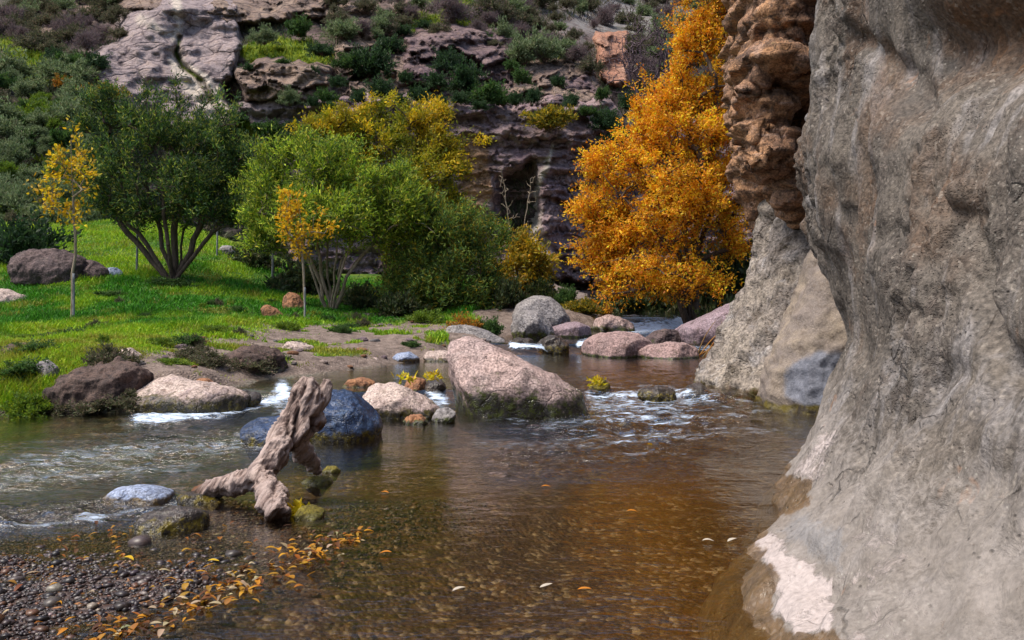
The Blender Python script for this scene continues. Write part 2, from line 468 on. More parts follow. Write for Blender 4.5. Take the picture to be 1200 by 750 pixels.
hx = nonuni([(-900, -120, 20), (-120, 960, 3.0), (960, 1900, 24)]); hy = nonuni([(-170, -30, 10), (-30, 320, 3.0), (320, 430, 20)])
HX, HY = np.meshgrid(hx, hy, indexing='ij'); HX = HX.ravel(); HY = HY.ravel()
HD = hillD(HX, HY)
GREENS = [([(0, 35), (60, 60), (55, 100), (0, 75)], 14), ([(270, 58), (330, 40), (392, 60), (392, 76), (300, 78)], 8), ([(495, -5), (560, 5), (580, 32), (540, 30)], 8), ([(632, 58), (655, 54), (672, 76), (650, 84)], 5),
          ([(395, 95), (440, 92), (440, 112), (400, 112)], 6), ([(60, 190), (120, 200), (130, 300), (-100, 300), (-100, 250)], 30), ([(270, 130), (310, 135), (300, 165), (275, 155)], 5), ([(480, 15), (520, 20), (510, 40), (480, 35)], 5), ([(660, 110), (690, 120), (690, 135), (660, 130)], 4)]
def green_mask(px, py):
    g = np.zeros_like(px); n = fbm(np.stack([px/14, py/9, 0*px], 1), 3, 91)
    for pts, r in GREENS: g = np.maximum(g, sstep(-.4*r, .4*r, sdist(px, py, pts)+n*r*.9))
    return g
hg = green_mask(HX, HY)
rocky = sstep(-25, 25, sdist(HX, HY, [(95, -60), (400, -60), (620, 5), (735, 60), (735, 175), (700, 330), (300, 330), (250, 180), (105, 110)])+20*fbm(np.stack([HX/30, HY/20, 0*HX], 1), 3, 95))
scree = np.exp(-(((HX-720)/75)**2+((HY-15)/32)**2))
me = mesh_np('hillside', unproj(HX, HY, HD), grid_faces(len(hx), len(hy)), {'green': hg, 'scree': scree, 'rocky': rocky})
t = NT('hillside'); v = t.coord()
n1 = t.noise(v, .22, 5, .65, .4); n2 = t.noise(v, 1.1, 6, .7, .3); n3 = t.noise(v, 5, 5, .7)
c = t.mix(t.ramp(n1, .38, .62), (.085, .08, .045), (.14, .105, .105))
c = t.mix(t.ramp(n2, .42, .56), c, (.03, .038, .016))
c = t.mix(t.ramp(n3, .5, .75, 0, .7), c, (.19, .155, .14))
rk = t.mix(t.ramp(t.noise(t.coord((.4, .4, 1)), 1.0, 5, .65, .4), .38, .62), (.19, .135, .125), (.065, .046, .045))
rk = t.mix(t.ramp(n3, .5, .7, 0, .6), rk, (.25, .19, .16))
c = t.mix(t.math('MULTIPLY', t.attr('rocky'), t.ramp(n2, .62, .5)), c, rk)
c = t.mix(t.math('MULTIPLY', t.attr('scree'), t.ramp(n2, .35, .6)), c, (.36, .33, .33))
c = t.mix(t.attr('green'), c, t.mix(t.ramp(n2, .35, .65), (.16, .2, .012), (.07, .12, .01)))
t.principled(c, .95, t.bump(t.math('ADD', n2, t.math('MULTIPLY', n3, .4)), .9, .5), .15)
link('hillside', me, t.m)['kind'] = 'structure'

def cliff_mat(name, base, alt, dark, warm, warm_amt=.5, streak=(.42, .36, .33), sc=1.):
    t = NT(name); v = t.coord(); vs = t.coord((1, 1, .12)); vh = t.coord((.25, .25, 1.2))
    n1 = t.noise(v, .35*sc, 5, .6, .5); n2 = t.noise(v, 1.7*sc, 6, .7, .3); n3 = t.noise(v, 7*sc, 5, .7)
    st = t.noise(vs, 1.5*sc, 4, .6, .2); lay = t.noise(vh, 1.6*sc, 4, .6)
    c = t.mix(t.ramp(n1, .38, .62), base, alt)
    c = t.mix(t.ramp(st, .5, .66, 0, .75), c, dark)
    c = t.mix(t.ramp(st, .25, .36, .55, 0), c, streak)
    c = t.mix(t.math('MULTIPLY', t.ramp(n2, .5, .68), warm_amt), c, warm)
    c = t.mix(t.ramp(lay, .58, .7, 0, .6), c, dark)
    cr = t.voro(t.coord((.5, .5, .9)), 1.1*sc, 'DISTANCE_TO_EDGE')
    c = t.mix(t.ramp(cr, .0, .05, .6, 0), c, dark)
    c = t.mix(t.attr('warm'), c, warm); c = t.mix(t.attr('pale'), c, (.6, .52, .43)); c = t.mix(t.attr('green'), c, (.09, .12, .012))
    sp = t.ramp(n3, .3, .7, .65, 1.3)
    c = t.mix(1., c, t.n('ShaderNodeCombineColor', {0: sp, 1: sp, 2: sp}).outputs[0], 'MULTIPLY')
    h = t.math('ADD', t.math('ADD', n2, t.math('MULTIPLY', n3, .5)), t.math('ADD', t.math('MULTIPLY', lay, .7), t.ramp(cr, 0, .08, -.5, 0)))
    return t.principled(c, .9, t.bump(h, .9, .35), .2)

def cliff(name, poly, height, mat, label, cat, block=.9, strata=.5, seed=0, step=2.0, extra=None, attr=None, edge=14., bumpy=1.):
    xs = [p[0] for p in poly]; ys = [p[1] for p in poly]; m = edge*2.2
    ux = np.arange(min(xs)-m, max(xs)+m, step); uy = np.arange(min(ys)-m, max(ys)+m, step)
    A, B = np.meshgrid(ux, uy, indexing='ij'); A = A.ravel(); B = B.ravel()
    n = fbm(np.stack([A/22, B/22, 0*A], 1), 4, 100+seed)
    s = sdist(A, B, poly)+n*edge*1.1
    D = hillD(A, B)
    rise = sstep(-edge*.35, edge*.65, s)
    P3 = np.stack([A/26, B/20, 0*A+seed], 1)
    wv_ = np.stack([fbm(P3*1.5, 3, 5), fbm(P3*1.5, 3, 6), 0*A], 1)
    d1, d2, cv = cell(np.stack([A/44, B/19, 0*A+seed], 1)+.3*wv_, 110+seed)
    tilt = (_hash((cv*9999).astype(np.int64), 0*A.astype(np.int64), 0*A.astype(np.int64), 3)-.5)
    d1b, d2b, cvb = cell(np.stack([A/17, B/11, 0*A+seed], 1)+.3*wv_, 140+seed)
    lay = fbm(np.stack([A/160, B/9, 0*A], 1), 3, 120+seed)
    rel = block*(cv-.5)*1.5+block*.8*tilt*d1+block*.45*(cvb-.5)-block*.5*(1-sstep(0, .06, d2-d1))-block*.15*(1-sstep(0, .06, d2b-d1b))+strata*lay+.22*bumpy*fbm(P3*3, 5, 130+seed)+.16*bumpy*fbm(np.stack([A/5, B/4, 0*A], 1), 3, 135+seed)
    Dn = D+.9-rise*(height+.9)+rise*rel
    if extra is not None: Dn = Dn+extra(A, B)*rise
    at = {'warm': np.zeros_like(A), 'pale': np.zeros_like(A), 'green': np.zeros_like(A)}
    if attr is not None: at.update(attr(A, B, rel))
    v = unproj(A, B, Dn); f = grid_faces(len(ux), len(uy))
    keep = (s > -edge*1.0)[f].any(1); f = f[keep]
    used = np.unique(f); mp = np.full(len(v), -1); mp[used] = np.arange(len(used))
    org = np.array([v[used][:, 0].mean(), v[used][:, 1].mean(), v[used][:, 2].min()])
    me = mesh_np(name, v[used]-org, mp[f], {k: a[used] for k, a in at.items()})
    o = link(name, me, mat, loc=org); tag(o, label, cat)
    return o

CL_PALE = cliff_mat('cliff_pale', (.28, .225, .23), (.38, .30, .29), (.09, .066, .076), (.36, .25, .18), .35)
CL_MID = cliff_mat('cliff_mid', (.21, .15, .13), (.31, .225, .175), (.055, .038, .036), (.34, .21, .13), .6)
CL_DARK = cliff_mat('cliff_dark', (.165, .11, .12), (.25, .175, .165), (.05, .034, .04), (.30, .19, .12), .35)
CL_RED = cliff_mat('cliff_red', (.42, .20, .13), (.46, .27, .19), (.16, .075, .05), (.55, .24, .13), .6)

CL_WALL = cliff_mat('cliff_wall_rock', (.27, .185, .205), (.37, .275, .265), (.085, .058, .068), (.42, .24, .12), .35)
def slab_attr(A, B, rel):
    n = fbm(np.stack([A/9, B/9, 0*A], 1), 3, 201)
    d = polydist(A, B, [(207, -10), (209, 40), (206, 62), (214, 80), (236, 100), (262, 135)])
    wide = 6+10*sstep(40, 120, B)
    pale = sstep(0, 1, (wide*1.3-(d+n*7))/8)*.75
    pale = np.maximum(pale, .65*sstep(4, -6, polydist(A, B, [(165, 22), (205, 45)])-5+n*6))
    crack = sstep(3.0, .8, polydist(A, B, [(210, 48), (206, 62), (214, 78), (236, 94)])+n*1.2)
    return {'pale': np.clip(pale-crack, 0, 1), 'green': crack}
cliff('cliff_slab', [(100, 55), (130, 42), (140, 15), (175, 8), (210, -15), (292, -15), (290, 60), (270, 95), (275, 145), (220, 160), (130, 130), (98, 85)], 2.6, CL_PALE,
      'large bare pale grey rock slab with cream streaked crack on the hillside', 'cliff', block=.12, strata=.3, bumpy=.4, seed=1, attr=slab_attr,
      extra=lambda A, B: 1.3*sstep(6, 1, polydist(A, B, [(210, 45), (206, 62), (214, 78), (236, 96), (262, 140)])))
cliff('cliff_ledge', [(268, 74), (330, 68), (395, 76), (392, 110), (380, 122), (330, 118), (285, 125)], 3.2, CL_MID,
      'brown blocky rock ledge capped by bright moss right of the pale slab', 'cliff', block=.9, seed=2, edge=10)
cliff('cliff_ledge', [(278, 120), (350, 112), (385, 125), (380, 145), (300, 152)], 2.2, CL_PALE,
      'low grey rock band beneath the blocky brown ledge', 'cliff', block=.5, seed=3, edge=9)
cliff('cliff_outcrop', [(130, -30), (300, -30), (395, -20), (395, 20), (320, 22), (255, 32), (235, 10), (160, 8), (140, 4)], 2.4, CL_MID,
      'striped brown rock band along the top edge above the pale slab', 'cliff', block=.8, seed=4, edge=12)
cliff('cliff_outcrop', [(60, 10), (110, 5), (120, 40), (80, 50), (20, 30)], 1.6, CL_MID,
      'rough brown outcrop above the green slope at upper left', 'cliff', block=.9, seed=14, edge=10)
cliff('cliff_outcrop', [(468, 40), (520, 28), (605, 34), (612, 70), (570, 78), (520, 62), (515, 100), (470, 102)], 3.0, CL_DARK,
      'purple brown rock outcrop standing between the green hillside bushes', 'cliff', block=1.1, strata=.9, seed=5, edge=10)
cliff('cliff_outcrop', [(400, 10), (470, 8), (475, 40), (430, 45), (395, 35)], 1.8, CL_MID,
      'low brown rock outcrop above the round hillside bush', 'cliff', block=.9, seed=15, edge=10)
cliff('cliff', [(388, 8), (480, 2), (482, 112), (392, 126)], 1.2, CL_MID, 'brown blocky rock face behind the large round cliff bush', 'cliff', block=1.1, seed=21, edge=10)
cliff('cliff', [(598, 62), (700, 70), (716, 118), (600, 120)], 1.2, CL_MID, 'broken brown rock step right of the purple outcrop', 'cliff', block=1.1, seed=22, edge=10)
cliff('cliff', [(500, 66), (606, 70), (606, 116), (500, 116)], 1.0, CL_DARK, 'dark rock step between the purple outcrop and the overhang edge', 'cliff', block=1.0, seed=23, edge=8)
def cave(A, B):
    n = fbm(np.stack([A/16, B/16, 0*A], 1), 3, 210)
    c = sstep(8, -8, np.hypot((A-608)/1.0, (B-238)/1.9)-24+n*9)
    under = sstep(158, 164, B+n*5)*1.0
    return 3.2*c+.7*under-.9*sstep(662, 640, A)*sstep(610, 640, A)*under*sstep(170, 250, B)
def cave_attr(A, B, rel):
    n = fbm(np.stack([A/7, B/22, 0*A], 1), 3, 220)
    warm = sstep(-6, 5, sdist(A, B, [(543, 163), (576, 163), (574, 240), (566, 245), (545, 245)])+n*9)*.8
    pale = .9*sstep(6, 1, polydist(A, B, [(648, 170), (642, 190), (628, 225), (622, 300)])+n*5)
    pale = np.maximum(pale, .45*sstep(4, 1, polydist(A, B, [(632, 250), (640, 305)])+n*6)); pale = np.maximum(pale, .4*sstep(4, 1, polydist(A, B, [(576, 240), (580, 300)])+n*5))
    return {'warm': warm, 'pale': pale}
cliff('cliff', [(345, 122), (440, 100), (500, 112), (560, 118), (640, 116), (715, 118), (728, 150), (702, 165), (694, 330), (340, 330)], 3.0, CL_WALL,
      'dark overhanging cliff wall with a shadowed hollow above the stream', 'cliff', block=.75, strata=.7, seed=6, extra=cave, attr=cave_attr, edge=12, step=1.6)
cliff('cliff_outcrop', [(697, 36), (735, 38), (738, 70), (735, 96), (712, 100), (697, 80)], 3.0, CL_RED,
      'orange red rock outcrop high on the slope beside the bare tree', 'cliff', block=.8, strata=.5, seed=7, edge=8, step=1.4)
cliff('cliff_outcrop', [(640, 80), (690, 84), (705, 112), (660, 112)], 1.8, CL_DARK, 'purple grey rock knob under the red outcrop', 'cliff', block=.9, seed=8, edge=8)
cliff('cliff', [(690, 165), (760, 150), (960, 120), (960, 340), (690, 340)], 2.2, CL_DARK, 'shaded brown cliff behind the orange tree', 'cliff', block=.9, seed=9, edge=12, step=3)

# ------------------------------------------------------------------ right rock wall
def catmull(xs, ys, q):
    xs = np.asarray(xs, float); ys = np.asarray(ys, float)
    m = np.gradient(ys, xs)
    i = np.clip(np.searchsorted(xs, q)-1, 0, len(xs)-2); h = xs[i+1]-xs[i]; t_ = np.clip((q-xs[i])/h, 0, 1)
    return (2*t_**3-3*t_**2+1)*ys[i]+(t_**3-2*t_**2+t_)*h*m[i]+(-2*t_**3+3*t_**2)*ys[i+1]+(t_**3-t_**2)*h*m[i+1]

ZK = [-.7, 0, .25, .56, 1.0, 1.5, 2.2, 2.7, 3.1, 3.9, 4.6, 6, 9]
ST = {-8:  [.8, 1.3, 1.7, 2.1, 2.3, 2.5, 2.6, 2.7, 2.6, 2.5, 2.4, 2.2, 2.0],
      1.0: [.6, .95, 1.25, 1.6, 1.9, 2.1, 2.2, 2.35, 2.3, 2.15, 2.1, 2.0, 1.8],
      3.0: [.55, .92, 1.28, 1.62, 1.88, 2.02, 2.15, 2.45, 2.45, 2.25, 2.2, 2.1, 1.9],
      4.0: [.68, 1.08, 1.36, 1.66, 1.90, 2.04, 2.16, 2.38, 2.40, 2.30, 2.3, 2.2, 2.0],
      5.2: [.95, 1.32, 1.66, 1.92, 2.14, 2.26, 2.34, 2.44, 2.46, 2.46, 2.45, 2.4, 2.3],
      6.2: [1.4, 1.75, 1.98, 2.2, 2.42, 2.5, 2.50, 2.52, 2.56, 2.6, 2.6, 2.6, 2.5],
      7.2: [1.75, 2.1, 2.32, 2.52, 2.72, 2.72, 2.62, 2.62, 2.66, 2.72, 2.75, 2.8, 2.8],
      8.2: [2.2, 2.55, 2.75, 2.92, 3.08, 2.98, 2.74, 2.72, 2.76, 2.84, 2.9, 3.0, 3.0],
      9.0: [2.6, 2.92, 3.15, 3.33, 3.46, 3.28, 2.90, 2.90, 2.98, 3.10, 3.18, 3.2, 3.2],
      9.7: [3.4, 3.7, 3.9, 4.1, 4.2, 4.0, 3.5, 3.5, 3.6, 3.7, 3.75, 3.8, 3.8],
      10.4: [5.5, 5.6, 5.7, 5.8, 5.8, 5.6, 5.2, 5.2, 5.2, 5.2, 5.2, 5.2, 5.2],
      10.8: [9, 9, 9, 9, 9, 9, 9, 9, 9, 9, 9, 9, 9]}
ys_ = nonuni([(-8, 2, .25), (2, 6.5, .026), (6.5, 10.8, .022)]); zs_ = nonuni([(-.7, 4.9, .024), (4.9, 9, .15)])
ks = sorted(ST); prof = np.stack([catmull(ZK, ST[k], zs_) for k in ks])       # (stations, z)
XX = np.stack([catmull(ks, prof[:, j], ys_) for j in range(len(zs_))], 1)     # (y, z)
YY, ZZ = np.meshgrid(ys_, zs_, indexing='ij')
v = np.stack([XX.ravel(), YY.ravel(), ZZ.ravel()], 1)
f = grid_faces(len(ys_), len(zs_))
me = mesh_np('rock_wall', v, f); nrm = vnormals(me)
if nrm[:, 0].mean() > 0: nrm = -nrm
amp = 1-.45*sstep(.7, .1, v[:, 2])
n_big = fbm(v*np.array([1, 1, .55])*.9, 3, 300)
n_fl = fbm(np.stack([v[:, 0]*2.2, v[:, 1]*2.2, v[:, 2]*.5], 1), 4, 310, ridged=True)     # vertical flutes
n_mid = fbm(v*3.1, 4, 320); d1, d2, cv = cell(v*np.array([2.6, 2.6, 1.7])+.4*n_mid[:, None], 330)
rough = sstep(-.1, .35, fbm(v*.8, 3, 340)+.25*sstep(1.0, 2.2, v[:, 2])-.1)
pit = -sstep(.30, .08, d1)*.055*(cv > .55)
n_hf = fbm(v*11, 4, 350)
disp = .14*n_big+.085*n_fl*amp+.05*fbm(np.stack([v[:, 0]*4.5, v[:, 1]*4.5, v[:, 2]*.9], 1), 3, 315, ridged=True)*amp+.075*n_mid*amp*(.4+.9*rough)+pit*1.5*rough*amp+.05*n_hf*(.05+rough)*(1-.6*sstep(.9, .2, v[:, 2]))
d1s, d2s, cvs = cell(v*7.5, 360); disp = disp-.04*sstep(.32, .05, d1s)*(cvs > .45)*rough
pc1, pc2, pcv = cell(v*np.array([1.7, 1.7, 1.15])+.55*np.stack([fbm(v*2.2, 3, 371), fbm(v*2.2, 3, 372), fbm(v*2.2, 3, 373)], 1), 375)
disp = disp+(.075*(pcv-.5)-.03*(1-sstep(0, .06, pc2-pc1)))*np.clip(rough+.25, 0, 1)*amp*(pcv > .3)
# diagonal creases and hollows seen on the face
def px_of(v): return 600+F*v[:, 0]/np.maximum(v[:, 1], .5), HZ-F*(v[:, 2]-CAMZ)/np.maximum(v[:, 1], .5)
wpx, wpy = px_of(v)
for pts, r, dp in [([(1003, 48), (1040, 90), (1058, 130)], 12, .10), ([(1110, 250), (1120, 330), (1155, 430)], 13, .09), ([(1095, 430), (1075, 460)], 16, .07),
                   ([(1030, 300), (1045, 400)], 14, -.06), ([(1085, 60), (1200, 30), (1300, 10)], 48, .30), ([(1190, 400), (1165, 430)], 18, .09), ([(985, 250), (985, 330), (1000, 420)], 8, .05),
                   ([(945, 640), (958, 680), (950, 740)], 8, .03), ([(905, 640), (920, 720)], 18, -.02), ([(1015, 95), (1055, 130)], 22, .06)]:
    disp = disp-dp*np.exp(-(polydist(wpx, wpy, pts)/r)**2)
disp = np.where(v[:, 1] > 10.2, 0, disp-.085)
v = v+nrm*disp[:, None]
wpx, wpy = px_of(v)
nn = fbm(v*5.5, 5, 380, .6); 
white = sstep(-3, 3, sdist(wpx, wpy, [(868, 640), (905, 622), (932, 655), (970, 672), (976, 735), (935, 742), (908, 718), (912, 672), (890, 655)])+nn*10)
white = np.maximum(white, .8*sstep(-6, 8, sdist(wpx, wpy, [(930, 555), (960, 512), (985, 505), (965, 545), (945, 570)])+nn*14))
white = np.maximum(white, .28*sstep(-14, 20, sdist(wpx, wpy, [(980, 610), (1060, 600), (1090, 700), (1040, 790), (1000, 760)])+nn*26))
grey = sstep(-10, 14, sdist(wpx, wpy, [(905, 622), (940, 600), (1000, 620), (985, 670), (940, 648)])+nn*16)
brown = sstep(-3, 3, sdist(wpx, wpy, [(850, 655), (868, 640), (908, 665), (905, 718), (935, 745), (980, 742), (1000, 770), (860, 790)])+nn*10)
brown = np.maximum(brown, sstep(-3, 4, sdist(wpx, wpy, [(866, 572), (900, 555), (950, 560), (950, 590), (925, 604), (890, 600)])+nn*8))
brown = np.maximum(brown, sstep(.07, .02, v[:, 2]+.03*nn))
ochre = sstep(.1, .4, fbm(v*1.4, 4, 390)+.10*sstep(1.2, 2.4, v[:, 2])-.05)*.55
ochre = np.maximum(ochre, sstep(-20, 25, sdist(wpx, wpy, [(1085, -40), (1300, -40), (1300, 80), (1200, 90), (1110, 60)])+nn*30))
# close the solid to the back
nb = len(ys_)*len(zs_)
idx = np.arange(nb).reshape(len(ys_), len(zs_))
ring = np.concatenate([idx[:, 0], idx[-1, 1:], idx[::-1, -1][1:], idx[0, ::-1][1:-1]])
back = v[ring].copy(); back[:, 0] = 12
vv = np.concatenate([v, back]); a = np.arange(len(ring)); b = (a+1) % len(ring)
side = np.stack([ring[a], ring[b], nb+b, nb+a], 1)
ex = lambda q: np.concatenate([q, np.zeros(len(back))])
bpy.data.meshes.remove(me)
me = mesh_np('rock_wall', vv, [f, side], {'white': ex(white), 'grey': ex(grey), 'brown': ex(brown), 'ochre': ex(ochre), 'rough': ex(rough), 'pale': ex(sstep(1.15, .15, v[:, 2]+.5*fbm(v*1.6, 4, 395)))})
bm = bmesh.new(); bm.from_mesh(me); bmesh.ops.recalc_face_normals(bm, faces=bm.faces); bm.to_mesh(me); bm.free()
t = NT('wall_rock'); vo = t.coord(); vs = t.coord((1, 1, .15))
n1 = t.noise(vo, 1.1, 5, .6, .4); n2 = t.noise(vo, 5, 5, .68, .4); n3 = t.noise(vo, 38, 2, .6); st = t.noise(vs, 3.2, 5, .6, .3)
c = t.mix(t.ramp(n1, .36, .64), (.135, .113, .093), (.080, .069, .061))
c = t.mix(t.ramp(st, .52, .64, 0, .75), c, (.235, .215, .21))
c = t.mix(t.ramp(st, .32, .45, .8, 0), c, (.062, .05, .042))
c = t.mix(t.math('MULTIPLY', t.ramp(n2, .46, .58), t.ramp(t.attr('rough'), 0, 1, .3, .9)), c, (.075, .06, .05))
c = t.mix(t.math('MULTIPLY', t.attr('ochre'), t.ramp(n2, .3, .6, .3, .9)), c, (.12, .062, .03))
brk = t.math('ADD', t.math('MULTIPLY', t.math('SUBTRACT', t.noise(vo, 12, 5, .75, .6), .5), 2.2), t.math('MULTIPLY', t.math('SUBTRACT', n2, .5), .9))
def crisp(a, lo=.32, hi=.76): return t.ramp(t.math('ADD', t.attr(a), brk), lo, hi)
c = t.mix(t.math('MULTIPLY', crisp('pale', .3, .8), .75), c, t.mix(t.ramp(n2, .36, .62), (.275, .243, .222), (.195, .17, .15)))  # low foot painted paler, skylight on it put into the colour
vw = t.n('ShaderNodeVectorMath', {0: t.coord((1, 1, .5)), 1: t.n('ShaderNodeVectorMath', {0: t.n('ShaderNodeTexNoise', {'Vector': vo, 'Scale': 3.5, 'Detail': 4.}).outputs['Color'], 'Scale': .28}, operation='SCALE').outputs[0]}, operation='ADD').outputs[0]
crk = t.voro(vw, 1.5, 'DISTANCE_TO_EDGE'); cm = t.math('MULTIPLY', t.ramp(crk, 0, .016, 1, 0), t.ramp(n1, .45, .6))
c = t.mix(t.math('MULTIPLY', cm, .5), c, (.06, .05, .042))
lich = t.ramp(t.voro(vo, 30), .12, .2, 1, 0); lz = t.ramp(t.noise(vo, 1.7, 4, .6), .5, .62)
c = t.mix(t.math('MULTIPLY', t.math('MULTIPLY', lich, lz), .6), c, (.33, .31, .27))
rust = t.ramp(t.noise(vo, 3.4, 4, .6, .5), .66, .73)
c = t.mix(t.math('MULTIPLY', rust, .4), c, (.28, .125, .05))
c = t.mix(t.math('MULTIPLY', crisp('grey', .35, .85), .5), c, (.20, .20, .21))
c = t.mix(t.math('MULTIPLY', crisp('white'), .68), c, (.46, .39, .375))
c = t.mix(t.math('MULTIPLY', crisp('brown'), .9), c, t.mix(t.ramp(n2, .4, .6), (.075, .045, .02), (.14, .085, .04)))
pv = t.voro(vo, 20); pv2 = t.voro(vo, 55)
pm = t.ramp(t.noise(vo, 2.6, 4, .65), .5, .66)
c = t.mix(t.math('MULTIPLY', t.ramp(pv, .06, .16, .7, 0), pm), c, (.05, .04, .033))
gvn = t.n('ShaderNodeTexVoronoi', {'Vector': vo, 'Scale': 44.}); gs = t.n('ShaderNodeSeparateColor', {0: gvn.outputs['Color']}).outputs[0]
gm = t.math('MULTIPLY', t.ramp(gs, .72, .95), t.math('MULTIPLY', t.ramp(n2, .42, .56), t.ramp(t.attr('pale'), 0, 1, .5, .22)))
c = t.mix(gm, c, t.mix(t.ramp(gs, .8, .9), (.055, .043, .036), (.26, .225, .19)))
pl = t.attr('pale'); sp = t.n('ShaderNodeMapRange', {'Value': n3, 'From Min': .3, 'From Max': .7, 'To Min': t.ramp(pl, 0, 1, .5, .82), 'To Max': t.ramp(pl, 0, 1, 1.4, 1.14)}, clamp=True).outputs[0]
c = t.mix(1., c, t.n('ShaderNodeCombineColor', {0: sp, 1: sp, 2: sp}).outputs[0], 'MULTIPLY')
h = t.math('ADD', t.math('ADD', t.math('ADD', n2, t.math('MULTIPLY', crisp('white'), .25)), t.math('ADD', t.math('MULTIPLY', n3, t.ramp(t.attr('pale'), 0, 1, .16, .05)), t.math('MULTIPLY', cm, -.4))), t.math('ADD', t.math('MULTIPLY', t.ramp(pv, 0, .22, -.5, 0), pm), t.math('MULTIPLY', t.ramp(pv2, 0, .3, -.3, 0), t.attr('rough'))))
t.principled(c, t.ramp(t.attr('brown'), 0, 1, .8, .3), t.bump(h, t.ramp(t.attr('rough'), 0, 1, .75, 1.), .045), .3)
WALLM = t.m
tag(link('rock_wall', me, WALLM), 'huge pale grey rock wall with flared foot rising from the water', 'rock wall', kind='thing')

def ell_loft(rows, n=48):
    """rows: (z, left x, rx, cy, ry)"""
    a = np.linspace(0, 2*np.pi, n, endpoint=False); rings = []
    for z, lx, rx, cy, ry in rows:
        c = np.cos(a); s = np.sin(a)
        rings.append(np.stack([lx+rx+rx*np.sign(c)*np.abs(c)**.8, cy+ry*np.sign(s)*np.abs(s)**.8, np.full(n, z)], 1))
    return loft(rings)

def finish_rock(me, mat, name, label, cat, amps, seed, level=0., wet_h=.12, group=None, extra_attr=None, org=None, block=None, steps=0):
    v = vcos(me); n = vnormals(me)
    if block:
        d1, d2, cv = cell(v*block[0]+.5*np.stack([fbm(v*2, 3, 5), fbm(v*2, 3, 6), fbm(v*2, 3, 7)], 1), seed+60)
        v = v+n*(block[1]*((cv-.5)*1.2-.6*(1-sstep(0, .12, d2-d1))))[:, None]
    if steps:
        hh = (v[:, 2]+.28*v[:, 0]+.10*v[:, 1])*2.6+.55*fbm(v*1.3, 3, 471); fr_ = hh-np.floor(hh); lv_ = _hash(np.floor(hh).astype(np.int64), 0*np.floor(hh).astype(np.int64), 0*np.floor(hh).astype(np.int64), 7)
        v = v+n*np.array([1, 1, .2])*(steps*((1-fr_)*sstep(0, .12, fr_)-.4+.9*(lv_-.5)))[:, None]
    for sc, am, oc, rid in amps:
        v = v+n*(am*fbm(v*sc, oc, seed, ridged=rid))[:, None]; seed += 3
    wet = 1-sstep(level, level+wet_h, v[:, 2]+.35*wet_h*fbm(v*5, 3, seed+40))
    if org is None: org = np.array([v[:, 0].mean(), v[:, 1].mean(), max(level, v[:, 2].min())])
    at = {'wet': wet}
    if extra_attr: at.update(extra_attr(v))
    for k, a in at.items(): addattr(me, k, a)
    setcos(me, v-org)
    o = link(name, me, mat, loc=org); tag(o, label, cat, group)
    return o

# far foot of the wall, two lobes
lobe1 = ell_loft([(-.6, 2.40, 1.5, 13.2, 1.5), (0, 2.52, 1.4, 13.2, 1.35), (.25, 2.62, 1.35, 13.15, 1.3), (.56, 2.86, 1.3, 13.1, 1.2), (1.0, 3.06, 1.2, 13.1, 1.1), (1.4, 3.22, 1.2, 13.1, 1.05), (1.95, 3.40, 1.2, 13.1, 1.0), (2.6, 3.54, 1.3, 13.1, 1.0), (3.4, 3.7, 1.3, 13.1, 1.0), (6.5, 3.8, 1.5, 13.1, 1.0)])
lobe1[0][:, 0] += .34+.12*sstep(.8, 2.1, lobe1[0][:, 2]); lobe1[0][:, 1] += .8*sstep(1.8, 2.6, lobe1[0][:, 2])
me = voxel(mesh_np('m', lobe1[0], [lobe1[1], lobe1[2]]), .045, 4)
BUT = rock_mat('buttress_rock', (.27, .225, .18), (.20, .17, .15), (.085, .065, .05), .9, (.33, .31, .31), (.07, .055, .012), (.10, .045, .015))
finish_rock(me, BUT, 'rock_buttress', 'tall grey brown rock foot tapering up beneath the brown overhang', 'rock', [(np.array([1.3, 1.3, .5]), .22, 3, True), (2.8, .09, 4, True), (8, .04, 4, False), (18, .015, 3, False)], 400, 0., .22)
lobe2 = ell_loft([(-.6, 2.95, 1.0, 11.5, 1.05), (0, 3.02, 1.0, 11.5, 1.0), (.3, 3.08, .95, 11.5, .92), (.6, 3.18, .9, 11.5, .82), (1.1, 3.42, .9, 11.5, .7), (1.5, 3.64, .9, 11.5, .6), (2.0, 3.85, .9, 11.5, .5), (3.2, 4.2, .9, 11.5, .45)])
lobe2[0][:, 0] += .24-.14*sstep(.6, 2., lobe2[0][:, 2])
me = voxel(mesh_np('m', lobe2[0], [lobe2[1], lobe2[2]]), .04, 4)
def blue_attr(v):
    px, py = px_of(v); n = fbm(v*4, 3, 420)
    return {'blue': sstep(-3, 3, sdist(px, py, [(922, 440), (960, 408), (1000, 415), (1000, 490), (950, 480), (915, 465)])+n*9)}
t = NT('buttress_blue'); vo = t.coord(); n1 = t.noise(vo, 2, 5, .6, .4); n2 = t.noise(vo, 8, 6, .65); n3 = t.noise(vo, 40, 4, .7)
c = t.mix(t.ramp(n1, .36, .62), (.27, .215, .16), (.19, .155, .135)); c = t.mix(t.ramp(n2, .52, .68, 0, .7), c, (.11, .08, .06))
c = t.mix(t.math('MULTIPLY', t.attr('blue'), .9), c, t.mix(t.ramp(n2, .35, .65), (.085, .095, .125), (.17, .18, .22)))
c = t.mix(t.ramp(t.attr('wet'), .4, .7), c, t.mix(t.ramp(n2, .4, .6), (.13, .10, .02), (.04, .03, .02)))
sp = t.ramp(n3, .3, .7, .7, 1.25); c = t.mix(1., c, t.n('ShaderNodeCombineColor', {0: sp, 1: sp, 2: sp}).outputs[0], 'MULTIPLY')
t.principled(c, t.ramp(t.attr('wet'), .3, .8, .75, .3), t.bump(t.math('ADD', n2, t.math('MULTIPLY', n3, .3)), .7, .04), .3)
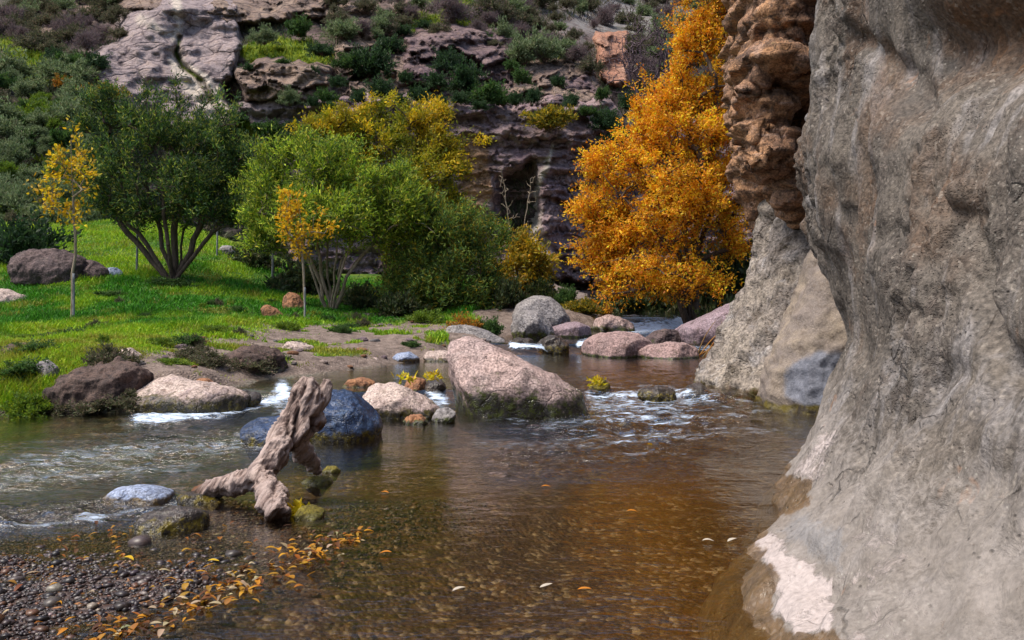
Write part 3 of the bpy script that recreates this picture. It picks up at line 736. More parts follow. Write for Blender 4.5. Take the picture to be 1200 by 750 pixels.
finish_rock(me, t.m, 'rock_buttress', 'small rock buttress with smooth blue grey face beside the wall foot', 'rock', [(np.array([1.5, 1.5, .6]), .13, 3, False), (3, .06, 4, True), (9, .03, 4, False), (20, .012, 3, False)], 430, 0., .18, extra_attr=blue_attr)
def blob(px, py, Y, rx, ry, rz):
    c = P(px, py, Y); k = np.linspace(-.97, .97, 11); 
    return ell_loft([(c[2]+rz*q, c[0]-rx*math.sqrt(1-q*q), rx*math.sqrt(1-q*q), c[1], ry*math.sqrt(1-q*q)) for q in k], 24)
parts = [ell_loft([(2.3, 3.9, 2.2, 14.2, .7), (3.0, 3.5, 2.4, 14.2, .9), (4.5, 3.4, 2.4, 14.2, 1.0), (7.5, 3.3, 2.4, 14.2, 1.1)]),
         ell_loft([(4.5, 3.22, .42, 12.9, .9), (5.0, 3.2, .5, 12.9, 1.0), (5.6, 3.2, .6, 12.9, 1.1), (7.5, 3.2, .9, 12.9, 1.2)])]
for q in [(905, 30, 12.6, .46, .8, .7), (896, 78, 12.2, .42, .75, .26), (915, 100, 12.5, .42, .7, .30), (884, 135, 12.5, .36, .7, .45), (893, 183, 12.3, .42, .7, .36), (914, 224, 12.4, .28, .55, .22), (922, 238, 12.6, .26, .5, .16), (936, 252, 12.9, .3, .5, .2), (930, 150, 13.2, .45, .6, 1.0), (861, 112, 12.2, .15, .35, .16), (874, 92, 12.1, .16, .4, .13), (868, 160, 12.1, .16, .4, .14), (872, 190, 12.0, .2, .45, .15)]:
    parts.append(blob(*q))
ov = join_geo(parts)
ov[0][:, 0] += .12
me = voxel(mesh_np('m', ov[0], [ov[1], ov[2]]), .04, 2)
OVM = rock_mat('overhang_rock', (.36, .19, .095), (.23, .125, .075), (.055, .032, .023), 1.3, (.42, .29, .23), bump=1., strata=.75)
finish_rock(me, OVM, 'rock_overhang', 'knobbly orange brown rock overhang hanging beside the orange tree', 'rock', [(1.2, .10, 3, False), (np.array([1.6, 1.6, 2.4]), .07, 4, True), (4.5, .085, 5, False), (14, .035, 4, False)], 450, -5., block=(np.array([2.2, 2.2, 2.0]), .085), steps=.15)

# ------------------------------------------------------------------ boulders
RK = {
 'pink': rock_mat('rock_pink', (.42, .30, .27), (.34, .25, .235), (.15, .105, .095), 1.4, (.46, .36, .33)),
 'cream': rock_mat('rock_cream', (.47, .37, .32), (.38, .29, .26), (.2, .14, .11), 1.6, (.32, .24, .26), (.075, .06, .012)),
 'red': rock_mat('rock_red', (.31, .205, .19), (.24, .165, .155), (.15, .09, .08), 1.1, (.40, .27, .24)),
 'grey': rock_mat('rock_grey', (.25, .225, .215), (.19, .175, .18), (.085, .075, .075), 1.0, (.32, .29, .28)),
 'blue': rock_mat('rock_sky_tint', (.018, .034, .08), (.034, .058, .125), (.008, .010, .018), 1.6, (.10, .16, .27), (.13, .10, .012), (.025, .022, .02), dry_rough=.35),  # blue is the sky's reflection on wet rock, put into the base colour
 'paleblue': rock_mat('rock_pale_blue', (.30, .34, .45), (.20, .25, .38), (.09, .11, .17), 2.0, (.5, .53, .6), (.1, .06, .015), (.05, .04, .035), dry_rough=.45),
 'purple': rock_mat('rock_purple', (.105, .07, .066), (.065, .045, .047), (.03, .02, .02), 1.0, (.2, .14, .13), stain_amt=.6),
 'slab': rock_mat('rock_slab', (.26, .19, .21), (.20, .14, .155), (.09, .06, .06), 1.2, (.34, .27, .3)),
 'brown': rock_mat('rock_brown', (.32, .15, .07), (.24, .11, .06), (.09, .05, .03), 2.0),
 'wet': rock_mat('rock_wet', (.045, .036, .032), (.07, .052, .042), (.02, .016, .014), 2.0, (.12, .07, .03), (.12, .09, .01), (.022, .018, .014), dry_rough=.28),
 'mossy': rock_mat('rock_mossy', (.16, .13, .015), (.09, .07, .012), (.05, .035, .01), 3.0, (.2, .17, .02), (.1, .09, .01), (.05, .04, .01)),
}
def rock(name, outline, base_py, mat, label, t=None, level=0., seed=0, e=2.4, vox=None, rough=.05, cuts=5, cat='rock', wet_h=None, Yf=None, group=None, sink=.25):
    Yf = Yf or groundY(base_py, level)
    o = np.array(outline, float)
    wpix = o[:, 0].max()-o[:, 0].min()
    wid = wpix/F*Yf
    tt = t or wid*.42
    Y0 = Yf+tt*.85
    xz = np.stack([(o[:, 0]-600)/F*Y0, CAMZ+(HZ-o[:, 1])/F*Y0], 1)
    zmax = xz[:, 1].max(); zmin = xz[:, 1].min()
    low = xz[:, 1] < zmin+(zmax-zmin)*.18
    xz[low, 1] = np.minimum(xz[low, 1], level)-sink*max(.3, min(1, wid))
    # resample
    cl = np.concatenate([xz, xz[:1]]); seg = np.hypot(*np.diff(cl, axis=0).T); cum = np.concatenate([[0], np.cumsum(seg)])
    q = np.linspace(0, cum[-1], 80, endpoint=False)
    px_ = np.interp(q, cum, cl[:, 0]); pz_ = np.interp(q, cum, cl[:, 1])
    for _ in range(2):
        px_ = (np.roll(px_, 1)+2*px_+np.roll(px_, -1))/4; pz_ = (np.roll(pz_, 1)+2*pz_+np.roll(pz_, -1))/4
    cx = (px_.max()+px_.min())/2; cz = (pz_.max()*.45+pz_.min()*.55)
    rings = []
    for s in np.sin(np.linspace(-np.pi/2*.97, np.pi/2*.97, 17)):
        k = (1-abs(s)**e)**(1/e)
        rings.append(np.stack([cx+(px_-cx)*k, np.full(80, Y0+tt*s), cz+(pz_-cz)*k], 1))
    g = loft(rings)
    me = mesh_np('m', g[0], [g[1], g[2]])
    bm = bmesh.new(); bm.from_mesh(me); bmesh.ops.recalc_face_normals(bm, faces=bm.faces); bm.to_mesh(me); bm.free()
    vs = vox or max(.012, min(.05, wid/55))
    me = voxel(me, vs, 2)
    v = vcos(me); c = np.array([cx, Y0, cz]); rr = np.random.default_rng(seed+500)
    ext = np.array([wid/2, tt, (pz_.max()-pz_.min())/2])
    for k in range(cuts):
        n = np.array([rr.normal()*.7, -abs(rr.normal()), rr.normal()*.8]); n /= np.linalg.norm(n)
        d = np.linalg.norm(ext*n)*rr.uniform(.72, .92)
        ov_ = np.maximum(0, (v-c)@n-d); v = v-n*ov_[:, None]*.8
    setcos(me, v)
    sz = min(wid, 1.6)
    return finish_rock(me, RK[mat] if isinstance(mat, str) else mat, name, label, cat,
                       [(1.6/sz, rough*sz, 3, False), (4.5/sz, rough*.7*sz, 4, True), (14/sz, rough*.28*sz, 3, False)], 600+seed*7, level, wet_h or min(.22, .14*wid+.03), group,
                       org=np.array([cx, Y0, level]))

rock('boulder', [(526, 420), (529, 400), (546, 396), (575, 408), (612, 424), (650, 442), (680, 458), (696, 478), (690, 490), (600, 492), (530, 490), (526, 455)], 487, 'pink',
     'big pinkish wedge boulder with mossy foot standing mid stream', t=.62, seed=1, e=3.2, rough=.035, cuts=3, cat='boulder', wet_h=.42)
rock('rock', [(424, 462), (434, 451), (455, 449), (480, 458), (505, 470), (522, 484), (510, 494), (440, 494), (428, 485)], 491, 'cream', 'flat pinkish white rock between the blue rock and the big boulder', t=.45, seed=2, rough=.05)
rock('rock', [(283, 510), (284, 498), (300, 490), (330, 486), (352, 490), (362, 508), (350, 520), (300, 524)], 522, 'blue', 'low wet blue rock with yellow mossy edge behind the driftwood', t=.3, seed=3, rough=.03, wet_h=.12)
rock('rock', [(352, 505), (358, 480), (376, 462), (398, 457), (420, 462), (436, 478), (446, 498), (440, 514), (400, 522), (360, 522)], 517, 'blue', 'rounded wet dark blue rock touching the driftwood', t=.42, seed=4, rough=.04, wet_h=.16)
rock('rock', [(157, 452), (162, 440), (182, 436), (200, 440), (216, 449), (240, 449), (268, 455), (290, 462), (292, 474), (270, 480), (170, 488), (158, 478)], 484, 'cream', 'long cream topped rock with mossy side against the left bank', t=.5, seed=5, rough=.035, cuts=3, wet_h=.3)
rock('rock', [(268, 460), (285, 457), (304, 461), (306, 470), (285, 476), (266, 474)], 475, 'wet', 'small dark wet rock at the end of the cream topped rock', seed=6, level=.03)
rock('rock', [(122, 582), (135, 573), (158, 569), (182, 571), (202, 577), (205, 588), (180, 596), (130, 594)], 590, 'paleblue', 'flat pale blue rock barely breaking the surface', t=.22, seed=7, rough=.02, cuts=2, wet_h=.05)
rock('rock', [(160, 612), (178, 604), (198, 598), (222, 598), (240, 604), (242, 620), (215, 630), (172, 628)], 624, 'wet', 'dark wet stone with grey cap before the driftwood', t=.2, seed=8, rough=.06)
rock('rock', [(206, 584), (222, 577), (240, 580), (262, 588), (255, 596), (215, 596)], 592, 'wet', 'dark wet rock under the left driftwood leg', t=.16, seed=9, rough=.04)
# far bank stones
rock('boulder', [(520, 392), (526, 382), (548, 381), (572, 388), (592, 398), (600, 408), (580, 413), (540, 410), (521, 402)], 410, 'grey', 'long smooth grey boulder lying on the far bank edge', t=.5, level=.15, seed=10, rough=.025, cat='boulder')
rock('rock', [(494, 390), (500, 384), (512, 385), (519, 391), (516, 398), (497, 398)], 398, 'paleblue', 'small rounded blue grey stone on the bare bank', seed=11, level=.3, rough=.02)
rock('rock', [(454, 423), (465, 414), (480, 412), (492, 420), (490, 427), (458, 427)], 425, 'paleblue', 'flat bluish stone at the water edge below the bank', seed=12, level=.12, rough=.03)
rock('rock', [(495, 421), (500, 412), (520, 411), (534, 415), (532, 425), (500, 426)], 424, 'cream', 'flat pale pink stone at the water edge behind the boulder', seed=13, level=.12, rough=.03)
rock('rock', [(429, 425), (432, 419), (442, 419), (447, 425), (444, 429), (431, 429)], 428, 'cream', 'tiny pale pink stone on the waterline of the far bank', seed=14, level=.12, rough=.04)
rock('boulder', [(600, 372), (606, 356), (625, 347), (645, 349), (658, 360), (668, 374), (672, 386), (640, 390), (604, 388)], 387, 'grey', 'upper rounded grey boulder of the pair at the cascade', t=1.0, level=.4, seed=15, rough=.03, cat='boulder', Yf=21.5)
rock('boulder', [(598, 384), (603, 370), (615, 363), (630, 366), (644, 378), (655, 388), (640, 393), (604, 393)], 391, 'grey', 'lower rounded grey boulder of the pair at the cascade', t=.7, level=.35, seed=16, rough=.03, cat='boulder', Yf=19.7)
rock('rock', [(640, 386), (655, 378), (675, 376), (692, 383), (694, 390), (660, 392), (642, 391)], 390, 'slab', 'flat grey slab running out from the boulder pair', t=.6, level=.35, seed=17, rough=.02, Yf=20.0, wet_h=.05)
rock('boulder', [(678, 410), (686, 400), (704, 392), (728, 390), (750, 394), (765, 404), (768, 418), (740, 424), (690, 419)], 419, 'red', 'broad reddish dome boulder in the middle of the stream', t=.8, level=.12, seed=18, rough=.035, cuts=3, cat='boulder', wet_h=.07)
rock('boulder', [(745, 414), (762, 404), (785, 401), (805, 402), (818, 410), (818, 420), (780, 424), (748, 421)], 421, 'red', 'lower reddish boulder right of the dome boulder', t=.55, level=.12, seed=19, rough=.04, cuts=3, cat='boulder', wet_h=.06)
rock('rock', [(752, 402), (765, 390), (780, 385), (795, 390), (801, 404), (780, 409), (756, 408)], 407, 'purple', 'dark black stone perched behind the reddish boulders', t=.35, level=.2, seed=20, rough=.06, Yf=18.9)
rock('rock', [(692, 386), (698, 374), (712, 370), (728, 374), (742, 380), (748, 389), (715, 391), (696, 390)], 389, 'pink', 'pale jagged rock left of the far cascade', t=.5, level=.33, seed=21, rough=.06, Yf=22.6)
rock('rock', [(788, 392), (800, 383), (830, 370), (858, 356), (876, 358), (872, 374), (845, 392), (815, 404), (792, 402)], 402, 'slab', 'tilted purple grey slab beside the rock foot', t=.7, level=.2, seed=22, rough=.03, cuts=3, Yf=18.6)
rock('rock', [(815, 404), (830, 396), (850, 392), (862, 400), (855, 414), (825, 414)], 413, 'wet', 'dark wet stone below the tilted slab', t=.4, level=.12, seed=23, rough=.06)
rock('rock', [(700, 380), (740, 373), (780, 370), (800, 373), (800, 380), (760, 384)], 384, 'wet', 'dark ledge the far cascade spills over', t=.5, level=.3, seed=24, rough=.07, Yf=24.2)
rock('rock', [(628, 402), (640, 395), (660, 394), (668, 400), (664, 408), (634, 408)], 407, 'wet', 'dark stone in the middle of the small cascade', t=.3, level=.2, seed=25, rough=.06, Yf=18.1)
rock('rock', [(596, 402), (606, 396), (622, 397), (628, 403), (615, 408), (600, 407)], 404, 'wet', 'dark stone at the left end of the small cascade', t=.2, level=.25, seed=26, rough=.06, Yf=18.5)
# riffle stones
rock('rock', [(745, 463), (755, 455), (775, 453), (790, 458), (792, 467), (765, 470)], 467, 'wet', 'dark wet stone with foam along the right rapids', t=.25, seed=27, level=.05, rough=.06)
rock('rock', [(688, 458), (694, 447), (704, 444), (714, 450), (716, 460), (700, 463)], 461, 'mossy', 'small stone capped with yellow moss beside the big boulder', t=.15, seed=28, level=.05, rough=.07)
rock('rock', [(800, 460), (808, 452), (822, 450), (832, 458), (828, 466), (806, 467)], 465, 'wet', 'dark stone at the tip of the rock foot', t=.2, seed=29, level=.03, rough=.06)
rock('rock', [(470, 455), (474, 446), (486, 442), (498, 446), (502, 458), (486, 463)], 461, 'brown', 'orange brown stone in the riffle left of the big boulder', t=.22, seed=30, level=.06, rough=.06)
rock('rock', [(498, 452), (504, 443), (514, 443), (522, 452), (520, 464), (502, 464)], 463, 'wet', 'wet stone with yellow leaf touching the big boulder', t=.2, seed=31, level=.05, rough=.06)
rock('rock', [(395, 452), (405, 446), (425, 444), (440, 449), (436, 460), (400, 462)], 459, 'brown', 'low brown stone behind the rounded blue rock', t=.25, seed=32, level=.06, rough=.06)
rock('rock', [(505, 492), (512, 480), (524, 477), (534, 482), (532, 496), (510, 498)], 496, 'grey', 'small grey stone tucked at the boulder left corner', t=.12, seed=33, rough=.06)
rock('rock', [(470, 494), (480, 486), (495, 486), (502, 494), (490, 500)], 498, 'brown', 'small tan stone at the foot of the flat pinkish rock', t=.1, seed=34, rough=.06)
# mossy stones around the driftwood
rock('rock', [(345, 604), (352, 594), (368, 591), (380, 598), (376, 610), (352, 612)], 610, 'mossy', 'yellow mossy stone by the front driftwood leg', t=.12, seed=35, rough=.06, e=2.)
rock('rock', [(352, 566), (362, 560), (382, 559), (390, 566), (375, 571)], 569, 'mossy', 'flat yellow mossy stone under the right driftwood leg', t=.12, seed=36, rough=.05)
rock('rock', [(378, 552), (384, 546), (394, 546), (400, 552), (390, 557)], 555, 'mossy', 'small mossy stone at the tip of the right driftwood leg', t=.07, seed=37, rough=.06)
# stones on the left bank
def gz1(x, y): return float(ground(np.array([x]), np.array([y]))[0][0])
def on_ground(px, py):
    """first hit of the pixel's ray with the ground"""
    Ys = np.linspace(4, 60, 2800); x = (px-600)/F*Ys; z = CAMZ+(HZ-py)/F*Ys
    g = ground(x, Ys)[0]; k = np.argmax(z < g)
    return (x[k], Ys[k], g[k]) if (z < g).any() else (x[-1], 60, g[-1])
def bank_rock(outline, base_py, mat, label, seed, t=None, **kw):
    cxp = np.mean([p[0] for p in outline]); g = on_ground(cxp, base_py)
    return rock(kw.pop('name', 'rock'), outline, base_py, mat, label, t=t, level=g[2], seed=seed, Yf=g[1], wet_h=.02, **kw)
bank_rock([(12, 318), (22, 300), (45, 290), (70, 296), (95, 306), (108, 318), (108, 334), (60, 338), (20, 332)], 333, 'purple', 'large dark purple boulder half sunk in the green slope', 40, name='boulder', cat='boulder', rough=.085)
bank_rock([(82, 316), (95, 304), (112, 306), (128, 318), (130, 328), (95, 330)], 328, 'purple', 'dark rock leaning on the right of the purple boulder', 41)
bank_rock([(120, 322), (126, 313), (136, 312), (144, 320), (140, 327), (124, 327)], 326, 'paleblue', 'small white blue stone beside the dark purple boulder', 42)
bank_rock([(-30, 350), (-10, 338), (10, 341), (28, 350), (36, 358), (0, 362), (-28, 360)], 359, 'cream', 'pale flat stone cut by the left picture edge', 43)
bank_rock([(252, 294), (258, 289), (272, 289), (279, 294), (270, 299), (254, 299)], 298, 'grey', 'small grey stone on grass right of the dark tree', 44)
bank_rock([(331, 360), (331, 348), (340, 342), (350, 346), (357, 358), (354, 368), (338, 366)], 365, 'brown', 'rusty brown stone beside the young tree by the path', 45)
bank_rock([(136, 418), (140, 410), (152, 408), (165, 416), (160, 422), (140, 422)], 420, 'cream', 'small pink white stone on the bare bank above the dark soil', 46)
bank_rock([(42, 440), (44, 426), (55, 421), (66, 430), (68, 442), (50, 446)], 444, 'grey', 'pale upright stone in the grass near the left waterline', 47)
bank_rock([(330, 408), (338, 400), (355, 401), (368, 407), (364, 413), (335, 413)], 411, 'cream', 'low white stone on the edge of the dirt bank', 48)
bank_rock([(228, 452), (232, 443), (245, 443), (252, 451), (244, 458), (231, 457)], 456, 'brown', 'small tan stone behind the cream topped rock', 49)
bank_rock([(306, 362), (312, 357), (324, 362), (332, 370), (322, 374), (309, 370)], 371, 'brown', 'flat reddish stone left of the rusty stone', 50)
bank_rock([(15, 489), (20, 484), (28, 484), (33, 489), (26, 494)], 491, 'cream', 'tiny white stone at the lower left waterline', 51)

rng = np.random.default_rng(31)
SM = []
for k, mk in enumerate(['cream', 'grey', 'brown', 'slab']):
    g_ = ell_loft([(-.6, -.5, .5, 0, .45), (-.3, -.9, .9, 0, .75), (.1, -1., 1., 0, .8), (.4, -.75, .75, 0, .6), (.6, -.3, .3, 0, .25)], 20)
    m_ = voxel(mesh_np('stone', g_[0], [g_[1], g_[2]]), .08, 2); v_ = vcos(m_); v_ = v_+vnormals(m_)*(.22*fbm(v_*1.3, 3, 50+k)+.08*fbm(v_*4, 3, 60+k))[:, None]; setcos(m_, v_); m_.materials.append(RK[mk]); SM.append(m_)
for k in range(70):
    px = rng.uniform(150, 590); py = rng.uniform(378, 432) if px < 480 else rng.uniform(376, 415)
    g_ = on_ground(px, py)
    if sdist(np.array([px]), np.array([py]), SOIL)[0] < 0: continue
    o = link('stone', SM[rng.integers(0, 4)], None, loc=(g_[0], g_[1], g_[2]+.01)); q_ = np.exp(rng.normal()*.4)*.055; o.scale = (q_*rng.uniform(.8, 1.4), q_, q_*rng.uniform(.5, .9)); o.rotation_euler = (0, 0, rng.uniform(0, 6))
    tag(o, 'small loose stone scattered among others on the bare dirt bank', 'stone', 'loose stones on the dirt bank')

# eroded soil mounds of the bank
SOILM = rock_mat('soil_mound', (.10, .062, .05), (.065, .042, .035), (.025, .017, .015), 2.2, (.17, .11, .085), (.03, .035, .008), (.03, .02, .016), bump=1.)
RK['soil'] = SOILM
rock('soil_mound', [(62, 450), (80, 432), (110, 422), (150, 424), (172, 438), (176, 470), (160, 486), (80, 488), (64, 475)], 484, 'soil', 'dark eroded soil mound between the grass and the cream topped rock', t=.6, seed=60, rough=.08, cat='soil mound')
rock('soil_mound', [(-40, 440), (-20, 412), (20, 402), (55, 412), (68, 432), (60, 452), (0, 462), (-40, 460)], 458, 'soil', 'dark soil bank hollow at the left edge below the meadow', t=.6, seed=61, rough=.08, level=.3, cat='soil mound', Yf=11.9)
rock('soil_mound', [(248, 436), (262, 416), (300, 408), (330, 416), (338, 432), (320, 444), (260, 446)], 444, 'soil', 'dark dry turf lump on the bank above the small waterfall', t=.5, seed=62, rough=.09, level=.12, cat='soil mound')

# ------------------------------------------------------------------ driftwood
def tube(pts, rad, n=18, sub=10, seed=0, flat=1.):
    pts = np.array(pts, float); k = np.arange(len(pts)); q = np.linspace(0, len(pts)-1, (len(pts)-1)*sub+1)
    c = np.stack([catmull(k, pts[:, j], q) for j in range(3)], 1); r = catmull(k, rad, q)*flat
    T = np.gradient(c, axis=0); T /= np.linalg.norm(T, axis=1)[:, None]+1e-9
    ref = np.array([0., 0, 1]) if abs(T[0, 2]) < .8 else np.array([1., 0, 0])
    U = None; rings = []; a = np.linspace(0, 2*np.pi, n, endpoint=False)
    for i in range(len(c)):
        u = (U if U is not None else ref); u = u-T[i]*(u@T[i]); u /= np.linalg.norm(u)+1e-9; U = u
        w_ = np.cross(T[i], u)
        rings.append(c[i]+r[i]*(np.cos(a)[:, None]*u+np.sin(a)[:, None]*w_))
    return loft(rings)
pp = lambda l: [P(*q) for q in l]
px1 = 6.6/F
parts = [tube(pp([(298, 568, 6.45), (305, 557, 6.48), (318, 540, 6.55), (329, 520, 6.68), (342, 504, 6.8), (352, 484, 6.88), (358, 463, 6.95), (364, 448, 7.0)]), np.array([11, 14, 14, 16, 20, 21, 20, 13])*px1),
         tube(pp([(308, 556, 6.5), (288, 563, 6.5), (262, 569, 6.52), (240, 576, 6.55), (230, 580, 6.56)]), np.array([14, 12, 11, 10, 7])*px1),
         tube(pp([(304, 557, 6.45), (314, 575, 6.25), (322, 592, 6.05), (327, 606, 5.95)]), np.array([13, 13, 14, 13])*px1),
         tube(pp([(336, 514, 6.75), (350, 526, 6.95), (362, 539, 7.1), (374, 554, 7.25)]), np.array([14, 12, 10, 6])*px1),
         tube(pp([(370, 478, 6.95), (378, 466, 7.0), (382, 453, 7.02), (381, 443, 7.02)]), np.array([6, 8, 7, 3])*px1),
         tube(pp([(352, 482, 6.88), (365, 490, 6.9), (374, 498, 6.88)]), np.array([14, 11, 7])*px1)]
g = join_geo(parts)
me = voxel(mesh_np('m', g[0], [g[1], g[2]]), .009, 4)
v = vcos(me); n = vnormals(me)
axis = np.array([.45, .25, .86]); axis /= np.linalg.norm(axis)
al = (v@axis)[:, None]*axis; pr = (v-al)*10+al*1.5+.5*fbm(v*3, 2, 701)[:, None]
grain = fbm(pr, 4, 700, ridged=True); lump = fbm(v*4.5, 3, 710)
dpx, dpy = px_of(v)
crv = np.zeros(len(v))
for pts, r_, dp in [([(338, 462), (334, 495), (342, 512)], 3.2, .035), ([(356, 452), (350, 480), (346, 510), (338, 545)], 2.6, .04), ([(318, 548), (330, 560), (322, 575)], 3, .03), ([(366, 490), (360, 512)], 3, .04), ([(340, 470), (346, 464)], 5, .03), ([(300, 566), (280, 572)], 3, .02)]:
    crv += dp*np.exp(-(polydist(dpx+4*fbm(v*8, 2, 730), dpy, pts)/r_)**2)
crv *= n[:, 1] < .2
grain2 = fbm((v-al)*30+al*3, 3, 735, ridged=True)
v = v+n*(-.010+.035*lump+.032*grain+.014*grain2+.006*fbm(v*24, 3, 720)-crv)[:, None]
grain = grain-crv*22+.4*grain2
org = P(303, 600, 6.4); org[2] = 0
tipd = np.minimum.reduce([np.linalg.norm(v-P(228, 580, 6.56), axis=1)/.12, np.linalg.norm(v-P(327, 612, 5.95), axis=1)/.10, np.linalg.norm(v-P(377, 500, 6.86), axis=1)/.06])
addattr(me, 'grain', grain); addattr(me, 'tip', sstep(1.2, .5, tipd+.3*lump)); addattr(me, 'wet', 1-sstep(0.0, .09, v[:, 2]))
setcos(me, v-org)
t = NT('driftwood'); vo = t.coord(); n1 = t.noise(vo, 5, 5, .6, .5); dt = t.n('ShaderNodeVectorMath', {0: vo, 1: tuple(axis)}, operation='DOT_PRODUCT').outputs['Value']
al_ = t.n('ShaderNodeVectorMath', {0: tuple(axis*.93), 'Scale': dt}, operation='SCALE').outputs[0]
fv = t.n('ShaderNodeVectorMath', {0: vo, 1: al_}, operation='SUBTRACT').outputs[0]
n2 = t.noise(fv, 34, 3, .6, .25); n3 = t.noise(vo, 60, 3, .6)
c = t.mix(t.ramp(n1, .35, .65), (.40, .305, .265), (.24, .17, .148)); c = t.mix(t.ramp(n2, .46, .58, 0, .85), c, (.12, .078, .066))
c = t.mix(t.ramp(t.attr('grain'), 0, -.5, 0, .9), c, (.05, .03, .025)); c = t.mix(t.ramp(t.attr('grain'), .3, .7, 0, .5), c, (.42, .33, .30))
c = t.mix(t.attr('tip'), c, t.mix(t.ramp(n2, .4, .6), (.13, .055, .025), (.05, .028, .02))); c = t.mix(t.math('MULTIPLY', t.attr('wet'), .8), c, (.05, .03, .02))
t.principled(c, t.ramp(t.attr('wet'), .2, .9, .8, .35), t.bump(t.math('ADD', n2, t.math('MULTIPLY', n3, .3)), 1., .02), .3)
tag(link('driftwood', me, t.m, loc=org), 'bleached driftwood stump standing on splayed roots in shallow water', 'driftwood')

# ------------------------------------------------------------------ leaves, trees, shrubs
def unit(a): return a/(np.linalg.norm(a, axis=-1, keepdims=True)+1e-9)

def leaf_geo(pos, L, W, cols, rng, out=None, droop=0., up=.3):
    n = len(pos)
    d = rng.normal(size=(n, 3)); 
    if out is not None: d = d*.8+out*.9
    d[:, 2] += up-droop; d = unit(d)
    s = unit(np.cross(d, rng.normal(size=(n, 3))))
    nn = np.cross(d, s)
    L = L*rng.uniform(.65, 1.3, n)[:, None]; W = W*rng.uniform(.7, 1.25, n)[:, None]
    v = np.stack([pos, pos+d*L*.45+s*W*.5+nn*W*.12, pos+d*L-nn*L*.08, pos+d*L*.45-s*W*.5+nn*W*.12], 1)
    f = np.arange(n*4).reshape(n, 4)
    return v.reshape(-1, 3), f, np.repeat(cols, 4, 0)

def pick_cols(n, pal, rng, jit=.18, wts=None):
    pal = np.array(pal); k = rng.choice(len(pal), n, p=wts)
    return np.clip(pal[k]*(1+jit*rng.normal(size=(n, 1)))*(1+.06*rng.normal(size=(n, 3))), .002, .9)

